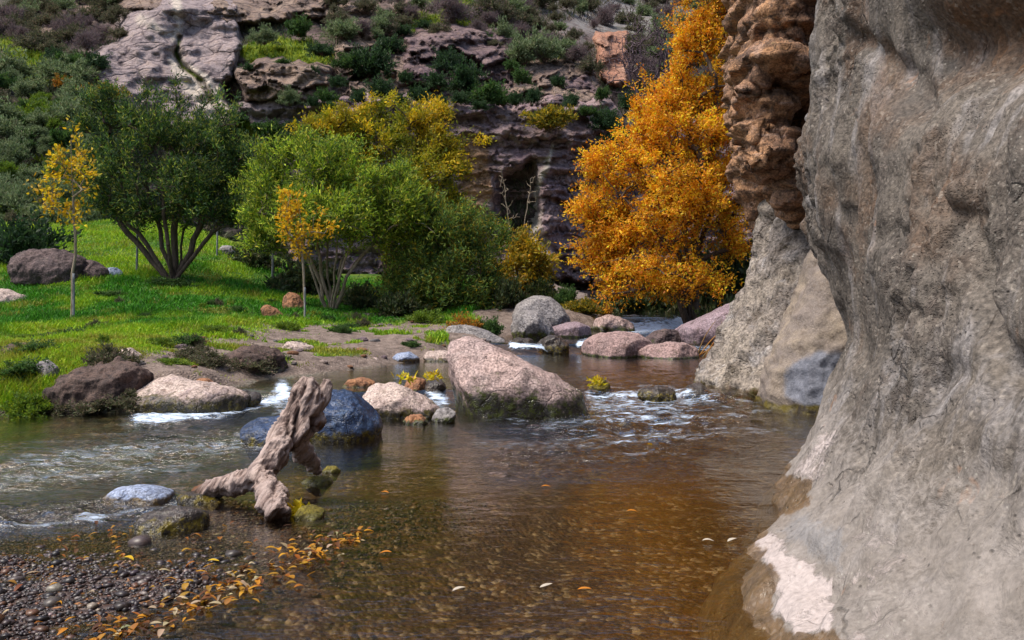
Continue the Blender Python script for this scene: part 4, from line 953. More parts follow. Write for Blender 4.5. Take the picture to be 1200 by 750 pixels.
def tree(name, base, stems, blobs, ntips, nleaf, L, W, pal, label, cat='tree', bark=BARK_DARK, seed=0, trunk_r=.12, spread=.22, palfun=None, group=None, shell=.45, droop=0., mids=True, up=.3, jit=.035, clumps=11, shoot=.42, twig_r=.006, crown_name='crown', sides=6):
    rng = np.random.default_rng(seed+1000)
    base = np.array(base, float)
    nodes = []; par = []; 
    def add(p, q): nodes.append(np.array(p, float)); par.append(q); return len(nodes)-1
    for st in stems:                                   # st: list of points, each its own stem from the base
        last = add(base+np.array([rng.normal()*.04, rng.normal()*.04, -.15]), -1)
        pts = [nodes[last]]+[np.array(q, float) for q in st]
        for a, b in zip(pts[:-1], pts[1:]):
            m = max(2, int(np.linalg.norm(b-a)/.35))
            for i in range(1, m+1):
                last = add(a+(b-a)*i/m+rng.normal(size=3)*jit, last)
    wv = np.array([b[3]*b[4]*b[5] for b in blobs])**.8; wv /= wv.sum()
    kk = rng.choice(len(blobs), ntips, p=wv)
    u = unit(rng.normal(size=(ntips, 3)))
    lump = 1+.38*fbm(u*2.2+kk[:, None]*3.7, 3, seed+50)*1.6
    u = u*(rng.uniform(0, 1, ntips)**shell*np.clip(lump, .5, 1.4)*np.where(rng.uniform(0, 1, ntips) < .12, 1.22, 1.))[:, None]
    B = np.array(blobs)
    ncl = clumps; cu = unit(rng.normal(size=(len(blobs), ncl, 3)))*rng.uniform(.45, 1.05, (len(blobs), ncl, 1))
    ci = rng.integers(0, ncl, ntips); rad = np.where(rng.uniform(0, 1, ntips) < .8, .17, .34)[:, None]
    u = np.where(rng.uniform(0, 1, (ntips, 1)) < .86, cu[kk, ci]+rng.normal(size=(ntips, 3))*rad, u)
    tips = B[kk, :3]+u*B[kk, 3:6]
    d0 = np.linalg.norm(tips-base, axis=1); order = np.argsort(d0)
    tipn = []; midn = []
    for i in order:
        tp = tips[i]; N = np.array(nodes)
        dv = tp-N; dist = np.linalg.norm(dv, axis=1)+1.2*np.maximum(0, N[:, 2]-tp[2]+.1)
        dist = np.where(N[:, 2] < base[2]+.25*(tp[2]-base[2]), dist+2., dist)
        j = int(np.argmin(dist)); a = N[j]; seg = max(2, int(np.linalg.norm(tp-a)/.45)); last = j
        bow = np.array([0, 0, .12*np.linalg.norm(tp-a)])
        for q in range(1, seg+1):
            t_ = q/seg; last = add(a+(tp-a)*t_+bow*math.sin(math.pi*t_)*.6+(rng.normal(size=3)*jit if q < seg else 0), last)
            if q < seg: midn.append(last)
        tipn.append(last)
    N = np.array(nodes); par = np.array(par); cnt = np.zeros(len(N))
    cnt[tipn] = 1
    for i in range(len(N)-1, -1, -1):
        if par[i] >= 0: cnt[par[i]] += cnt[i]
    r = np.maximum(twig_r, trunk_r*(cnt/max(1, cnt.max()))**.42)
    # one tapered tube per edge
    e = np.where(par >= 0)[0]; A = N[par[e]]; Bq = N[e]; ra = np.minimum(r[par[e]], r[e]*1.6); rb = r[e]
    T = unit(Bq-A); U = unit(np.cross(T, np.where(np.abs(T[:, 2:3]) < .9, [[0, 0, 1.]], [[1., 0, 0]]))); V = np.cross(T, U)
    n = sides; an = np.linspace(0, 2*np.pi, n, endpoint=False)
    cs = np.cos(an)[None, :, None]; sn = np.sin(an)[None, :, None]
    ringa = A[:, None]+(cs*U[:, None]+sn*V[:, None])*ra[:, None, None]; ringb = (Bq+T*rb[:, None]*.3)[:, None]+(cs*U[:, None]+sn*V[:, None])*rb[:, None, None]
    v = np.stack([ringa, ringb], 1).reshape(-1, 3); m = len(e); i0 = np.arange(m)[:, None]*2*n; k0 = np.arange(n)[None]; k1 = (k0+1) % n
    f = np.stack([i0+k0, i0+k1, i0+n+k1, i0+n+k0], -1).reshape(-1, 4)
    root = empty(name, base); tag(root, label, cat, group)
    link('trunk', mesh_np('trunk', v-base, f), bark, root)
    if nleaf:
        src = np.array(tipn+(midn if mids else [])); w_ = np.array([1.]*len(tipn)+([.45]*len(midn) if mids else [])); 
        k = rng.choice(len(src), nleaf, p=w_/w_.sum())
        cen = N[src[k]]
        bc = np.mean(B[:, :3], 0); nsh = 4
        sdir = unit(unit(N[src]-bc)[:, None]*.7+np.array([0, 0, up*1.1])+rng.normal(size=(len(src), nsh, 3))*.55)
        j = rng.integers(0, nsh, nleaf); sh = sdir[k, j]
        ln = shoot*rng.uniform(.5, 1.5, (len(src), nsh))[k, j][:, None]
        off = sh*ln*rng.uniform(0, 1, (nleaf, 1))**.8
        pos = cen+off+rng.normal(size=(nleaf, 3))*spread*.42
        tone = np.clip(rng.normal(size=len(src)), -1.6, 1.6)[k]
        cols = pick_cols(nleaf, pal, rng) if palfun is None else palfun(pos, rng, tone)
        cols = np.clip(cols*np.exp(.26*tone[:, None]), .002, .9)  # lighter and darker clumps imitate highlights in the leaf colour
        lv, lf, lc = leaf_geo(pos, L, W, cols, rng, sh*.8, droop, up*.5)
        link(crown_name, mesh_np(crown_name, lv-base, lf, cols={'col': lc}, smooth=False), LEAF, root)
    return root

def pb(l, Y, depth=.8):
    """blobs in photo pixels -> world ellipsoids: (px,py,rx,ry,dY)"""
    out = []
    for q in l:
        px, py, rx, ry = q[:4]; yy = Y+(q[4] if len(q) > 4 else 0); c = P(px, py, yy)
        out.append((c[0], c[1], c[2], rx/F*yy, depth*(rx+ry)/2/F*yy, ry/F*yy))
    return out
def base_at(px, py, Y=None):
    if Y is None: g = on_ground(px, py); return np.array(g)
    x = (px-600)/F*Y; return np.array([x, Y, gz1(x, Y)])
def sp_(l, Y): return [P(px, py, Y+(d[0] if d else 0)) for px, py, *d in l]

# dark multi-stemmed tree on the meadow
Yt = 26.5; bs = base_at(205, 330, Yt)
tree('broadleaf_tree', bs, [sp_([(180, 300), (150, 262), (125, 230)], Yt), sp_([(192, 290), (178, 240), (165, 190)], Yt), sp_([(204, 285), (206, 230), (210, 170)], Yt), sp_([(222, 295), (238, 255), (250, 205)], Yt), sp_([(214, 290), (225, 240), (235, 190)], Yt+.5), sp_([(196, 290), (190, 235), (185, 180)], Yt-.5), sp_([(170, 295), (140, 262), (112, 238)], Yt+.3), sp_([(228, 300), (248, 272), (262, 245)], Yt-.2)],
     pb([(150, 165, 55, 50, 0), (205, 150, 58, 48, .3), (252, 195, 46, 62, 0), (180, 220, 70, 48, -.6), (112, 205, 34, 45, .2), (235, 240, 52, 32, -.4), (150, 240, 45, 28, .4), (130, 130, 30, 28, 0), (270, 170, 30, 35)], Yt), 380, 46000, .14, .038,
     [(.05, .105, .016), (.085, .15, .02), (.03, .065, .018), (.24, .27, .04), (.05, .095, .04)], 'dense dark green tree with several dark stems on the meadow', seed=1, trunk_r=.10, spread=.16, up=.7)
# tall yellow green tree
def yg(pos, rng, tone):
    hgt = sstep(2.8, 6.2, pos[:, 2]+.7*tone+.5*rng.normal(size=len(pos)))
    lf = sstep(-.8, .8, fbm(pos*.8, 2, 800)*2+tone*.5)
    a = pick_cols(len(pos), [(.15, .19, .012), (.22, .25, .012), (.28, .26, .01)], rng); b = pick_cols(len(pos), [(.58, .38, .012), (.66, .40, .01), (.42, .35, .012)], rng)
    k = (hgt*lf*.9)[:, None]; return a*(1-k)+b*k
Yt = 28.; bs = base_at(455, 372, Yt)
tree('broadleaf_tree', bs, [sp_([(450, 300), (430, 230), (410, 170)], Yt), sp_([(460, 300), (462, 230), (460, 160)], Yt), sp_([(470, 300), (495, 240), (505, 190)], Yt), sp_([(475, 310), (515, 270), (530, 240)], Yt)],
     pb([(398, 160, 42, 28), (445, 150, 42, 30), (500, 170, 45, 42), (468, 215, 62, 50, -.6), (515, 230, 28, 48), (418, 205, 45, 40), (380, 150, 28, 16), (522, 195, 16, 36), (495, 270, 50, 40)], Yt), 380, 56000, .125, .048, None, 'tall yellow green tree rising behind the leafy willows', seed=2, trunk_r=.15, spread=.17, palfun=yg)
# willows
WIL = [(.19, .29, .018), (.30, .39, .022), (.11, .19, .016), (.45, .48, .05), (.065, .12, .018)]
Yt = 24.; bs = base_at(388, 362, Yt)
tree('willow_tree', bs, [sp_([(362, 300), (340, 250), (325, 215)], Yt), sp_([(375, 305), (370, 250), (375, 195)], Yt), sp_([(392, 300), (400, 240), (410, 195)], Yt-.3), sp_([(402, 305), (425, 260), (440, 215)], Yt), sp_([(412, 310), (450, 270), (470, 245)], Yt+.3), sp_([(382, 310), (385, 260), (392, 215)], Yt+.3), sp_([(368, 320), (350, 280)], Yt-.3), sp_([(398, 320), (412, 275)], Yt-.4), sp_([(405, 325), (432, 290)], Yt-.3), sp_([(415, 330), (438, 300)], Yt+.2)],
     pb([(322, 235, 34, 50), (380, 210, 45, 42, -.3), (440, 232, 50, 48), (395, 255, 70, 36, -.4), (322, 275, 30, 26), (465, 258, 34, 36), (350, 185, 30, 18), (400, 180, 35, 16)], Yt), 400, 48000, .135, .034, WIL, 'light green willow with pale slender stems left of the yellow green tree', seed=3, trunk_r=.05, spread=.15, bark=BARK_PALE, up=.7)
Yt = 24.5; bs = base_at(525, 380, Yt)
tree('willow_tree', bs, [sp_([(512, 330), (505, 290), (500, 255)], Yt), sp_([(528, 330), (535, 285), (535, 245)], Yt), sp_([(540, 330), (560, 295), (568, 265)], Yt)],
     pb([(532, 268, 42, 36), (558, 300, 32, 48, .3), (510, 318, 42, 42, -.4), (562, 345, 26, 28), (500, 258, 26, 24), (530, 345, 45, 34, -.3), (478, 330, 34, 36), (560, 365, 30, 22), (500, 360, 36, 22, -.3)], Yt), 340, 42000, .13, .035,
     [(.07, .14, .02), (.12, .20, .028), (.04, .085, .02), (.22, .29, .05), (.26, .21, .015)], 'bushy dark green willow overhanging the stream bank', seed=4, trunk_r=.06, spread=.15, bark=BARK_DARK, up=.6)
Yt = 27.5; bs = base_at(612, 358, Yt)
tree('small_tree', bs, [sp_([(610, 335), (607, 300)], Yt), sp_([(618, 335), (625, 312)], Yt)], pb([(606, 302, 24, 22), (622, 325, 20, 26), (592, 330, 14, 20), (612, 340, 24, 16)], Yt), 90, 9000, .13, .06,
     [(.50, .30, .012), (.42, .27, .012), (.33, .24, .015), (.2, .19, .02)], 'small yellow tree between the willow and the grey boulders', seed=5, trunk_r=.05, spread=.18)
# big orange tree
ORA = [(.80, .335, .010), (.72, .27, .008), (.86, .45, .015), (.50, .16, .008), (.84, .40, .012), (.62, .42, .02)]
Yt = 23.5; bs = base_at(812, 352, Yt)
tree('autumn_tree', bs, [sp_([(815, 290), (835, 180), (845, 60)], Yt), sp_([(805, 290), (790, 200), (800, 110)], Yt-.4), sp_([(795, 300), (740, 240), (705, 205)], Yt-.6), sp_([(800, 300), (770, 250), (750, 190)], Yt+.5), sp_([(790, 320), (740, 300), (690, 310)], Yt-.8), sp_([(820, 280), (855, 200), (880, 120)], Yt+.3)],
     pb([(835, 30, 42, 50), (800, 105, 42, 42), (850, 115, 48, 62), (752, 185, 48, 36), (712, 208, 30, 32), (800, 195, 66, 58, -.5), (728, 258, 42, 34), (775, 255, 60, 36, -.5), (712, 318, 26, 24), (755, 322, 52, 22, -.3), (875, 190, 36, 60), (775, 155, 40, 30), (860, -20, 50, 40), (725, 300, 35, 30), (694, 238, 18, 22), (790, 318, 50, 26, -.9), (850, 262, 26, 34, -.3), (820, 60, 40, 30)], Yt), 600, 104000, .09, .045, ORA,
     'tall blazing orange autumn tree leaning over the stream', cat='tree', seed=6, trunk_r=.13, spread=.13, shoot=.48, clumps=9, shell=.42)
# young planted trees
YEL = [(.62, .40, .012), (.72, .46, .02), (.55, .33, .01), (.35, .32, .02)]
def stake_part(root, x, y, z0, z1, r, mat):
    g_ = tube([(x, y, z0), (x+.004, y, (z0+z1)/2), (x, y, z1)], [r, r, r], 8, 4); o = link('stake', mesh_np('stake', g_[0]-np.array(root.location), [g_[1], g_[2]]), mat, root); return o
STAKE = bark_mat('stake_wood', (.10, .10, .11), (.30, .31, .32))
bs = base_at(87, 373); Yt = bs[1]
r_ = tree('young_tree', bs, [sp_([(87, 300), (86, 230), (83, 165)], Yt)], pb([(78, 215, 24, 30), (84, 180, 18, 24), (95, 240, 18, 20), (66, 240, 18, 14), (70, 200, 16, 18), (96, 205, 14, 16), (60, 225, 10, 14), (84, 160, 8, 14), (104, 222, 8, 10)], Yt), 60, 820, .11, .065, YEL, 'slender young tree with sparse yellow leaves on the meadow', seed=7, trunk_r=.03, spread=.13, shoot=.22, jit=.012, bark=BARK_PALE)
stake_part(r_, bs[0]+.02, bs[1]-.07, bs[2]-.1, bs[2]+1.0, .026, STAKE)
bs = base_at(357, 376); Yt = bs[1]
r_ = tree('young_tree', bs, [sp_([(356, 320), (353, 270), (348, 225)], Yt)], pb([(352, 262, 26, 24), (342, 240, 16, 20), (370, 270, 20, 12), (350, 285, 16, 10), (336, 228, 8, 12), (384, 266, 10, 8)], Yt), 55, 850, .105, .062, [(.60, .36, .012), (.68, .42, .015), (.5, .28, .01)], 'slender young tree with orange yellow leaves by the dirt bank', seed=8, trunk_r=.028, spread=.12, shoot=.2, jit=.012, bark=BARK_PALE)
stake_part(r_, bs[0]+.02, bs[1]-.07, bs[2]-.1, bs[2]+.8, .022, STAKE)
for k, (px, y0, y1, lab) in enumerate([(160, 258, 319, 'thin dark stake left of the dark multi stemmed tree'), (254, 262, 300, 'thin pale stake behind the dark multi stemmed tree'), (319, 250, 333, 'thin dark stake left of the orange yellow young tree')]):
    g0 = np.array(on_ground(px, y1)); top = CAMZ+(HZ-y0)/F*g0[1]
    q = tube([(0, 0, -.2), (.02, 0, (top-g0[2])/2), (.01, .02, top-g0[2])], [.035, .032, .03], 8, 5)
    tag(link('tree_stake', mesh_np('tree_stake', q[0], [q[1], q[2]]), STAKE, loc=g0), lab, 'stake')
# bare tree on the slope
D = float(hillD(np.array([755]), np.array([140]))[0]); Yt = D-5
bs = P(757, 150, Yt)
tree('bare_tree', bs, [sp_([(757, 110), (750, 60), (748, 20)], Yt), sp_([(765, 110), (775, 65), (780, 25)], Yt), sp_([(750, 115), (735, 80), (728, 45)], Yt)], pb([(755, 70, 34, 50), (745, 40, 22, 30), (775, 50, 24, 34), (732, 75, 16, 30), (785, 80, 16, 36)], Yt), 800, 0, .1, .1, None,
     'leafless purple brown tree on the upper slope behind the orange tree', seed=9, trunk_r=.12, bark=BARK_PURPLE, twig_r=.019, jit=.06, shell=.4, sides=4)
# bare twiggy saplings before the hollow
for k, (px, py, tops, lab) in enumerate([(604, 330, [(598, 270), (588, 200)], 'bare pale sapling leaning left before the cliff hollow'), (606, 332, [(612, 280), (622, 210)], 'bare pale sapling leaning right before the cliff hollow')]):
    Yt = 44; bs = P(px, py, Yt)
    tree('bare_sapling', bs, [sp_([(a, b) for a, b in tops], Yt)], pb([(tops[-1][0], tops[-1][1]+15, 8, 26), (tops[0][0], tops[0][1], 16, 30)], Yt), 48, 0, .1, .1, None, lab, seed=20+k, trunk_r=.035, bark=BARK_PALE, twig_r=.013, sides=4)

# shrubs
def shrub_mesh(name, n, pal, L, W, seed, rad=(1, 1, .8), blobs=9, wts=None, up=.5, droop=0.):
    """unit shrub, its foot at z = 0"""
    rng = np.random.default_rng(seed+3000)
    cen = unit(rng.normal(size=(blobs, 3)))*rng.uniform(.25, .72, (blobs, 1)); cen[:, 2] = np.abs(cen[:, 2])*.9+.15
    rr = rng.uniform(.28, .5, blobs); k = rng.integers(0, blobs, n)
    off = unit(rng.normal(size=(n, 3)))*(rng.uniform(0, 1, n)**.45)[:, None]*rr[k][:, None]
    ns = 13; sd_ = unit(rng.normal(size=(blobs, ns, 3))+np.array([0, 0, .5])); sl = rng.uniform(.5, 2.0, (blobs, ns))*rr[:, None]
    j = rng.integers(0, ns, n); off = sd_[k, j]*sl[k, j][:, None]*(rng.uniform(0, 1, n)**.7)[:, None]
    pos = (cen[k]+off+rng.normal(size=(n, 3))*.06)*np.array(rad); pos[:, 2] = np.where(pos[:, 2] < .02, rng.uniform(.0, .15, n), pos[:, 2])
    cols = pick_cols(n, pal, rng, wts=wts)
    v, f, c = leaf_geo(pos, L, W, cols, rng, unit(off), droop, up)
    # stems
    st = []
    for i in range(blobs):
        st.append(tube([(0, 0, -.1), tuple(cen[i]*np.array(rad)*.5), tuple(cen[i]*np.array(rad))], [.035, .022, .008], 5, 3))
    g = join_geo(st)
    return (v, f, c), g

SHR = {}
def shrub(kind, loc, size, label, cat='bush', group=None, name='bush', rz=None, sz=None):
    if kind not in SHR:
        n, pal, L, W, seed = SK[kind]
        (v, f, c), g = shrub_mesh(kind, n, pal, L, W, seed)
        fm = mesh_np('foliage', v, f, cols={'col': c}, smooth=False); fm.materials.append(LEAF)
        sm = mesh_np('stem', g[0], [g[1], g[2]]); sm.materials.append(BARK_DARK)
        SHR[kind] = (fm, sm)
    fm, sm = SHR[kind]
    root = empty(name, loc); root.scale = (size*random.uniform(.75, 1.3), size*random.uniform(.75, 1.3), sz or size*.85); root.rotation_euler = (0, 0, rz if rz is not None else random.uniform(0, 6.28))
    link('foliage', fm, None, root); link('stem', sm, None, root)
    tag(root, label, cat, group); return root
SK = {'dark': (5200, [(.022, .055, .018), (.035, .08, .02), (.018, .04, .016), (.05, .10, .03)], .13, .06, 1),
      'green': (5200, [(.04, .10, .02), (.06, .13, .025), (.03, .07, .018), (.09, .15, .03)], .12, .06, 2),
      'grey': (4600, [(.17, .22, .10), (.13, .18, .07), (.25, .29, .15), (.09, .13, .05)], .14, .045, 3),
      'scrub': (4200, [(.13, .12, .065), (.09, .10, .045), (.17, .13, .09), (.06, .07, .03)], .14, .05, 4),
      'purple': (3600, [(.17, .12, .125), (.12, .09, .10), (.2, .15, .14)], .18, .025, 5),
      'yellow': (4600, [(.40, .27, .012), (.30, .22, .015), (.15, .15, .015), (.10, .11, .015)], .13, .065, 6),
      'orange': (4200, [(.50, .20, .012), (.40, .14, .012), (.3, .16, .02), (.12, .11, .02)], .15, .05, 7),
      'lime': (4600, [(.12, .20, .015), (.18, .25, .015), (.08, .15, .014)], .13, .05, 8),
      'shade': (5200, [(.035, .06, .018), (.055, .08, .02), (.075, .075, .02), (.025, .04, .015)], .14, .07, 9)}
def hill_shrub(kind, px, py, rpx, label, group=None, cat='bush', sz=1., embed=.3):
    D = float(hillD(np.array([float(px)]), np.array([float(py)]))[0]); D -= 4.9 if (85 < py and 340 < px < 735) else 3.4
    rpx = rpx*(1.0 if kind in ('dark', 'green') else 1.2); size = rpx/F*D; loc = P(px, py+rpx*.5, D)
    return shrub(kind, loc, size, label, cat, group, sz=size*sz*random.uniform(.85, 1.35))
for a in [('dark', 430, 72, 34, 'large round dark green bush high on the cliff ledge'), ('green', 405, 70, 20, 'bright green bush left of the large round cliff bush'),
          ('dark', 455, 50, 20, 'dark bush above the large round cliff bush'), ('dark', 540, 90, 30, 'wide dark green bush on the ledge under the purple outcrop'), ('green', 566, 108, 24, 'green bush drooping over the overhang edge'),
          ('dark', 520, 72, 18, 'small dark bush tucked against the purple outcrop'), ('green', 588, 112, 20, 'green bush right of the drooping overhang bush'),
          ('yellow', 645, 134, 25, 'yellow green shrub growing from the cliff above the hollow'), ('dark', 622, 112, 16, 'dark bush left of the yellow cliff shrub'), ('dark', 715, 140, 22, 'dark ivy like bush right of the yellow cliff shrub'),
          ('dark', 730, 165, 20, 'dark bush at the edge of the orange tree on the cliff'), ('grey', 400, 32, 20, 'grey green bush on the top ledge near the brown band'), ('green', 350, 32, 18, 'leafy green bush above the mossy ledge'),
          ('grey', 310, 42, 14, 'silvery bush at the left of the mossy ledge'), ('dark', 378, 55, 17, 'dark bush at the right end of the mossy ledge'), ('grey', 615, 60, 22, 'grey green bush right of the purple outcrop'),
          ('green', 385, 112, 14, 'green bush filling the notch beside the brown ledge'), ('dark', 118, 72, 18, 'dark round bush at the left of the pale slab'), ('green', 80, 72, 17, 'green bush on the bright slope left of the pale slab'), ('dark', 62, 62, 13, 'small dark bush on the bright left slope'),
          ('orange', 75, 95, 13, 'orange bush above the yellow young tree'), ('yellow', 125, 105, 20, 'yellow bush peeping over the dark multi stemmed tree'), ('orange', 100, 108, 12, 'orange yellow bush left of the yellow bush'),
          ('grey', 340, 115, 12, 'grey bush growing under the brown ledge'), ('green', 315, 150, 18, 'green bush below the low grey rock band'), ('dark', 345, 150, 20, 'dark bush between the dark tree and the yellow green tree'),
          ('grey', 590, 40, 18, 'grey bush above the right end of the purple outcrop'), ('purple', 530, 10, 22, 'purple brown bush on the top skyline slope'), ('scrub', 575, 10, 20, 'brown scrub bush on the upper slope by the yellow grass'), ('dark', 450, 105, 16, 'dark hanging bush below the large round cliff bush'), ('dark', 495, 110, 18, 'dark bush hanging at the top of the cliff wall'), ('scrub', 690, 75, 18, 'brown scrub beside the red outcrop')]:
    hill_shrub(*a)
for a, b, r0 in [(365, 118, 12), (390, 122, 10), (418, 112, 13), (470, 118, 12), (512, 118, 13), (535, 114, 12), (560, 122, 11), (604, 116, 13), (668, 118, 12), (690, 128, 13), (475, 90, 12), (515, 95, 14), (600, 75, 12), (570, 40, 12), (612, 90, 14), (705, 110, 12), (655, 95, 12), (740, 120, 14), (295, 78, 9), (370, 84, 10), (330, 72, 9), (470, 35, 11), (500, 28, 10), (280, 135, 12), (395, 95, 12)]:
    hill_shrub('green' if int(a) % 3 == 0 else 'dark', a, b, r0, 'small green bush among many along the rock ledges', 'bushes along the rock ledges')
# scrub over the slopes
rng = np.random.default_rng(77)
grp = {'grey': ('soft green scrub bush among many on the left slope', 'scrub on the left slope'), 'scrub': ('brown scrub bush among many on the upper slope', 'brown scrub on the upper slope'),
       'purple': ('purple leafless scrub bush among many on the upper slope', 'purple scrub on the upper slope'), 'up': ('dull green grey scrub bush among many on the upper slope', 'grey scrub on the upper slope')}
def spaced(n, x0, x1, y0, y1, d, test=None):
    out = []
    for _ in range(n*40):
        a, b = rng.uniform(x0, x1), rng.uniform(y0, y1)
        if (test is None or test(a, b)) and all(math.hypot(a-c, (b-e_)*1.4) > d for c, e_ in out): out.append((a, b))
        if len(out) == n: break
    return out
for a, b in spaced(80, -20, 118, 60, 262, 12, lambda a, b: b > 70+.5*abs(a-20)*.3 and (a < 95 or b > 150) and not inpoly(np.array([a]), np.array([b]), GREENS[0][0])[0]):
    hill_shrub(rng.choice(['grey', 'scrub', 'green', 'lime'], p=[.5, .12, .22, .16]), a, b, 9+18*rng.uniform()**2, grp['grey'][0], grp['grey'][1])
for a, b in spaced(110, 560, 860, -12, 125, 10, lambda a, b: b < 52+.2*(a-560) and not (690 < a < 742 and 30 < b < 104) and not (b < 42 and 640 < a < 740 and rng.uniform() < .6)):
    k = rng.choice(['up', 'scrub', 'purple'], p=[.4, .35, .25]); hill_shrub('grey' if k == 'up' else k, a, b, 7+11*rng.uniform()**2.2, grp[k][0], grp[k][1])
for a, b in spaced(40, 0, 145, -10, 62, 12, lambda a, b: b < 60-.15*a+4 and not inpoly(np.array([a]), np.array([b]), GREENS[0][0])[0]):
    k = rng.choice(['scrub', 'purple', 'up'], p=[.5, .3, .2]); hill_shrub('grey' if k == 'up' else k, a, b, rng.uniform(9, 17), grp[k][0], grp[k][1])
for a, b in spaced(26, 385, 620, -10, 40, 13, lambda a, b: not (495 < a < 575 and 0 < b < 30)):
    k = rng.choice(['scrub', 'purple', 'up'], p=[.4, .25, .35]); hill_shrub('grey' if k == 'up' else k, a, b, rng.uniform(8, 14), grp[k][0], grp[k][1])
# undergrowth near the stream
def near_shrub(kind, px, py, Y, rpx, label, cat='bush', h=1.):
    x = (px-600)/F*Y; loc = (x, Y, max(gz1(x, Y), 0)-.05); size = rpx/F*Y
    return shrub(kind, loc, size, label, cat, sz=size*h)
for a in [('dark', 12, 275, 29, 45, 'dark green bush cut by the left edge above the meadow', 'bush', 1.25),
          ('orange', 543, 388, 19.6, 26, 'orange brown fern patch behind the long grey boulder', 'bush', .8), ('green', 574, 392, 19.8, 22, 'bright green bush right of the orange fern patch', 'bush', 1.2),
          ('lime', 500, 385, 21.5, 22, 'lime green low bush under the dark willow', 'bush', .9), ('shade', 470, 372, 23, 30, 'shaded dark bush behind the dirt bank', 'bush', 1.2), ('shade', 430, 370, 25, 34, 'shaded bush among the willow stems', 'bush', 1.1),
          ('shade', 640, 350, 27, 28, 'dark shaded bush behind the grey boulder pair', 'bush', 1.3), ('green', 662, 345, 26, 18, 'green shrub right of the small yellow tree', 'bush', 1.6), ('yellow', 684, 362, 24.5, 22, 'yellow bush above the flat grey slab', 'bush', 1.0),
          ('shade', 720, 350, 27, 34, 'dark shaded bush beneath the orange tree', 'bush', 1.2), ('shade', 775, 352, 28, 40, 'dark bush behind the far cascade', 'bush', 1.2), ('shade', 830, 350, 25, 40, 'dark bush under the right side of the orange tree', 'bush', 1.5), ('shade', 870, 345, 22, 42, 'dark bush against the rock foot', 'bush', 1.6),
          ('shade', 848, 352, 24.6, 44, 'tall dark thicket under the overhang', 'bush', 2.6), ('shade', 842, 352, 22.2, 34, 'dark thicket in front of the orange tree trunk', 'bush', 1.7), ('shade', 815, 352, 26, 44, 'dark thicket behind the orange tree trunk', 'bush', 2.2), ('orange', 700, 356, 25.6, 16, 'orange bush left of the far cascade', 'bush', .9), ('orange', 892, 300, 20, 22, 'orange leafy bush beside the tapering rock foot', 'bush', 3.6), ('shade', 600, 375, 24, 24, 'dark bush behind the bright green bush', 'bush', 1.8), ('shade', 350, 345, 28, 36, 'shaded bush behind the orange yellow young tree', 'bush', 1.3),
          ('shade', 300, 320, 31, 30, 'shaded bush right of the dark multi stemmed tree', 'bush', 1.3), ('green', 205, 333, 25.9, 26, 'low leafy sprouts round the dark tree base', 'bush', .5), ('green', 130, 335, 24, 20, 'low green weeds in front of the purple boulder', 'bush', .45),
          ('lime', 30, 485, 10.75, 42, 'lush bright grass clump at the left waterline', 'grass clump', .75), ('green', 20, 455, 11.4, 46, 'dark grass clump under the left soil hollow', 'grass clump', .5), ('lime', 200, 440, 12.4, 22, 'bright green tuft above the cream topped rock', 'grass clump', .5), ('green', 482, 408, 17.3, 13, 'green tuft between the bluish stones', 'grass clump', .8), ('scrub', 300, 430, 13.7, 34, 'dry brown tussock on the bank above the small waterfall', 'grass clump', .6), ('lime', 298, 418, 14.2, 22, 'green tuft topping the dry tussock', 'grass clump', .6), ('scrub', 120, 465, 11.0, 40, 'dead brown grass hanging over the soil mound', 'grass clump', .5), ('scrub', 92, 470, 11.0, 26, 'dead grass tussock at the left of the soil mound', 'grass clump', .9), ('scrub', 150, 470, 10.95, 24, 'dead grass tussock between soil mound and cream topped rock', 'grass clump', .9), ('scrub', 125, 430, 11.9, 34, 'brown grass tussock crowning the soil mound', 'grass clump', .9), ('green', 30, 425, 12.4, 36, 'dark green weeds over the left soil hollow', 'grass clump', .55)]:
    near_shrub(*a)
for k in range(34):
    a_ = rng.uniform(-.56, -.14); Y_ = 1/rng.uniform(1/27, 1/12.5); x_ = a_*Y_; z_, d_, _b = ground(np.array([x_]), np.array([Y_]))
    if d_[0] < .5: continue
    shrub(rng.choice(['lime', 'green', 'scrub']), (x_, Y_, z_[0]-.03), rng.uniform(.14, .34), 'low weed tuft among many scattered over the meadow', 'weed', 'weed tufts in the meadow', name='weed_tuft', sz=rng.uniform(.12, .24))
# dry reeds
def reeds(px, py, Y, n, ln, label, pal, lean, seed):
    rng = np.random.default_rng(seed); base = np.array([(px-600)/F*Y, Y, 0.]); base[2] = max(gz1(base[0], Y), wlevel(np.array([base[0]]), np.array([Y]))[0])
    geo = []; cs = []
    for i in range(n):
        b = np.array([rng.normal()*.25, rng.normal()*.25, -.05]); d = unit(np.array([lean[0]+rng.normal()*.35, rng.normal()*.3, lean[1]+rng.uniform(0, .6)])); L = ln*rng.uniform(.6, 1.2)
        q = tube([b, b+d*L*.5, b+d*L+np.array([d[0]*.1, 0, -.12*L])], [.014, .011, .003], 4, 4); geo.append(q); cs.append(np.repeat(pick_cols(1, pal, rng), len(q[0]), 0))
    g = join_geo(geo); me = mesh_np('reed_clump', g[0], [g[1], g[2]], cols={'col': np.concatenate(cs)}); tag(link('reed_clump', me, LEAF, loc=base), label, 'reeds')
reeds(846, 372, 17.2, 42, 1.3, 'dry orange reeds leaning against the rock foot', [(.5, .24, .04), (.4, .17, .03), (.3, .2, .06)], (.75, .6), 5)
reeds(852, 395, 16.4, 26, 1.1, 'low dry brown reeds below the tilted slab', [(.3, .15, .05), (.22, .11, .05)], (.9, .25), 6)

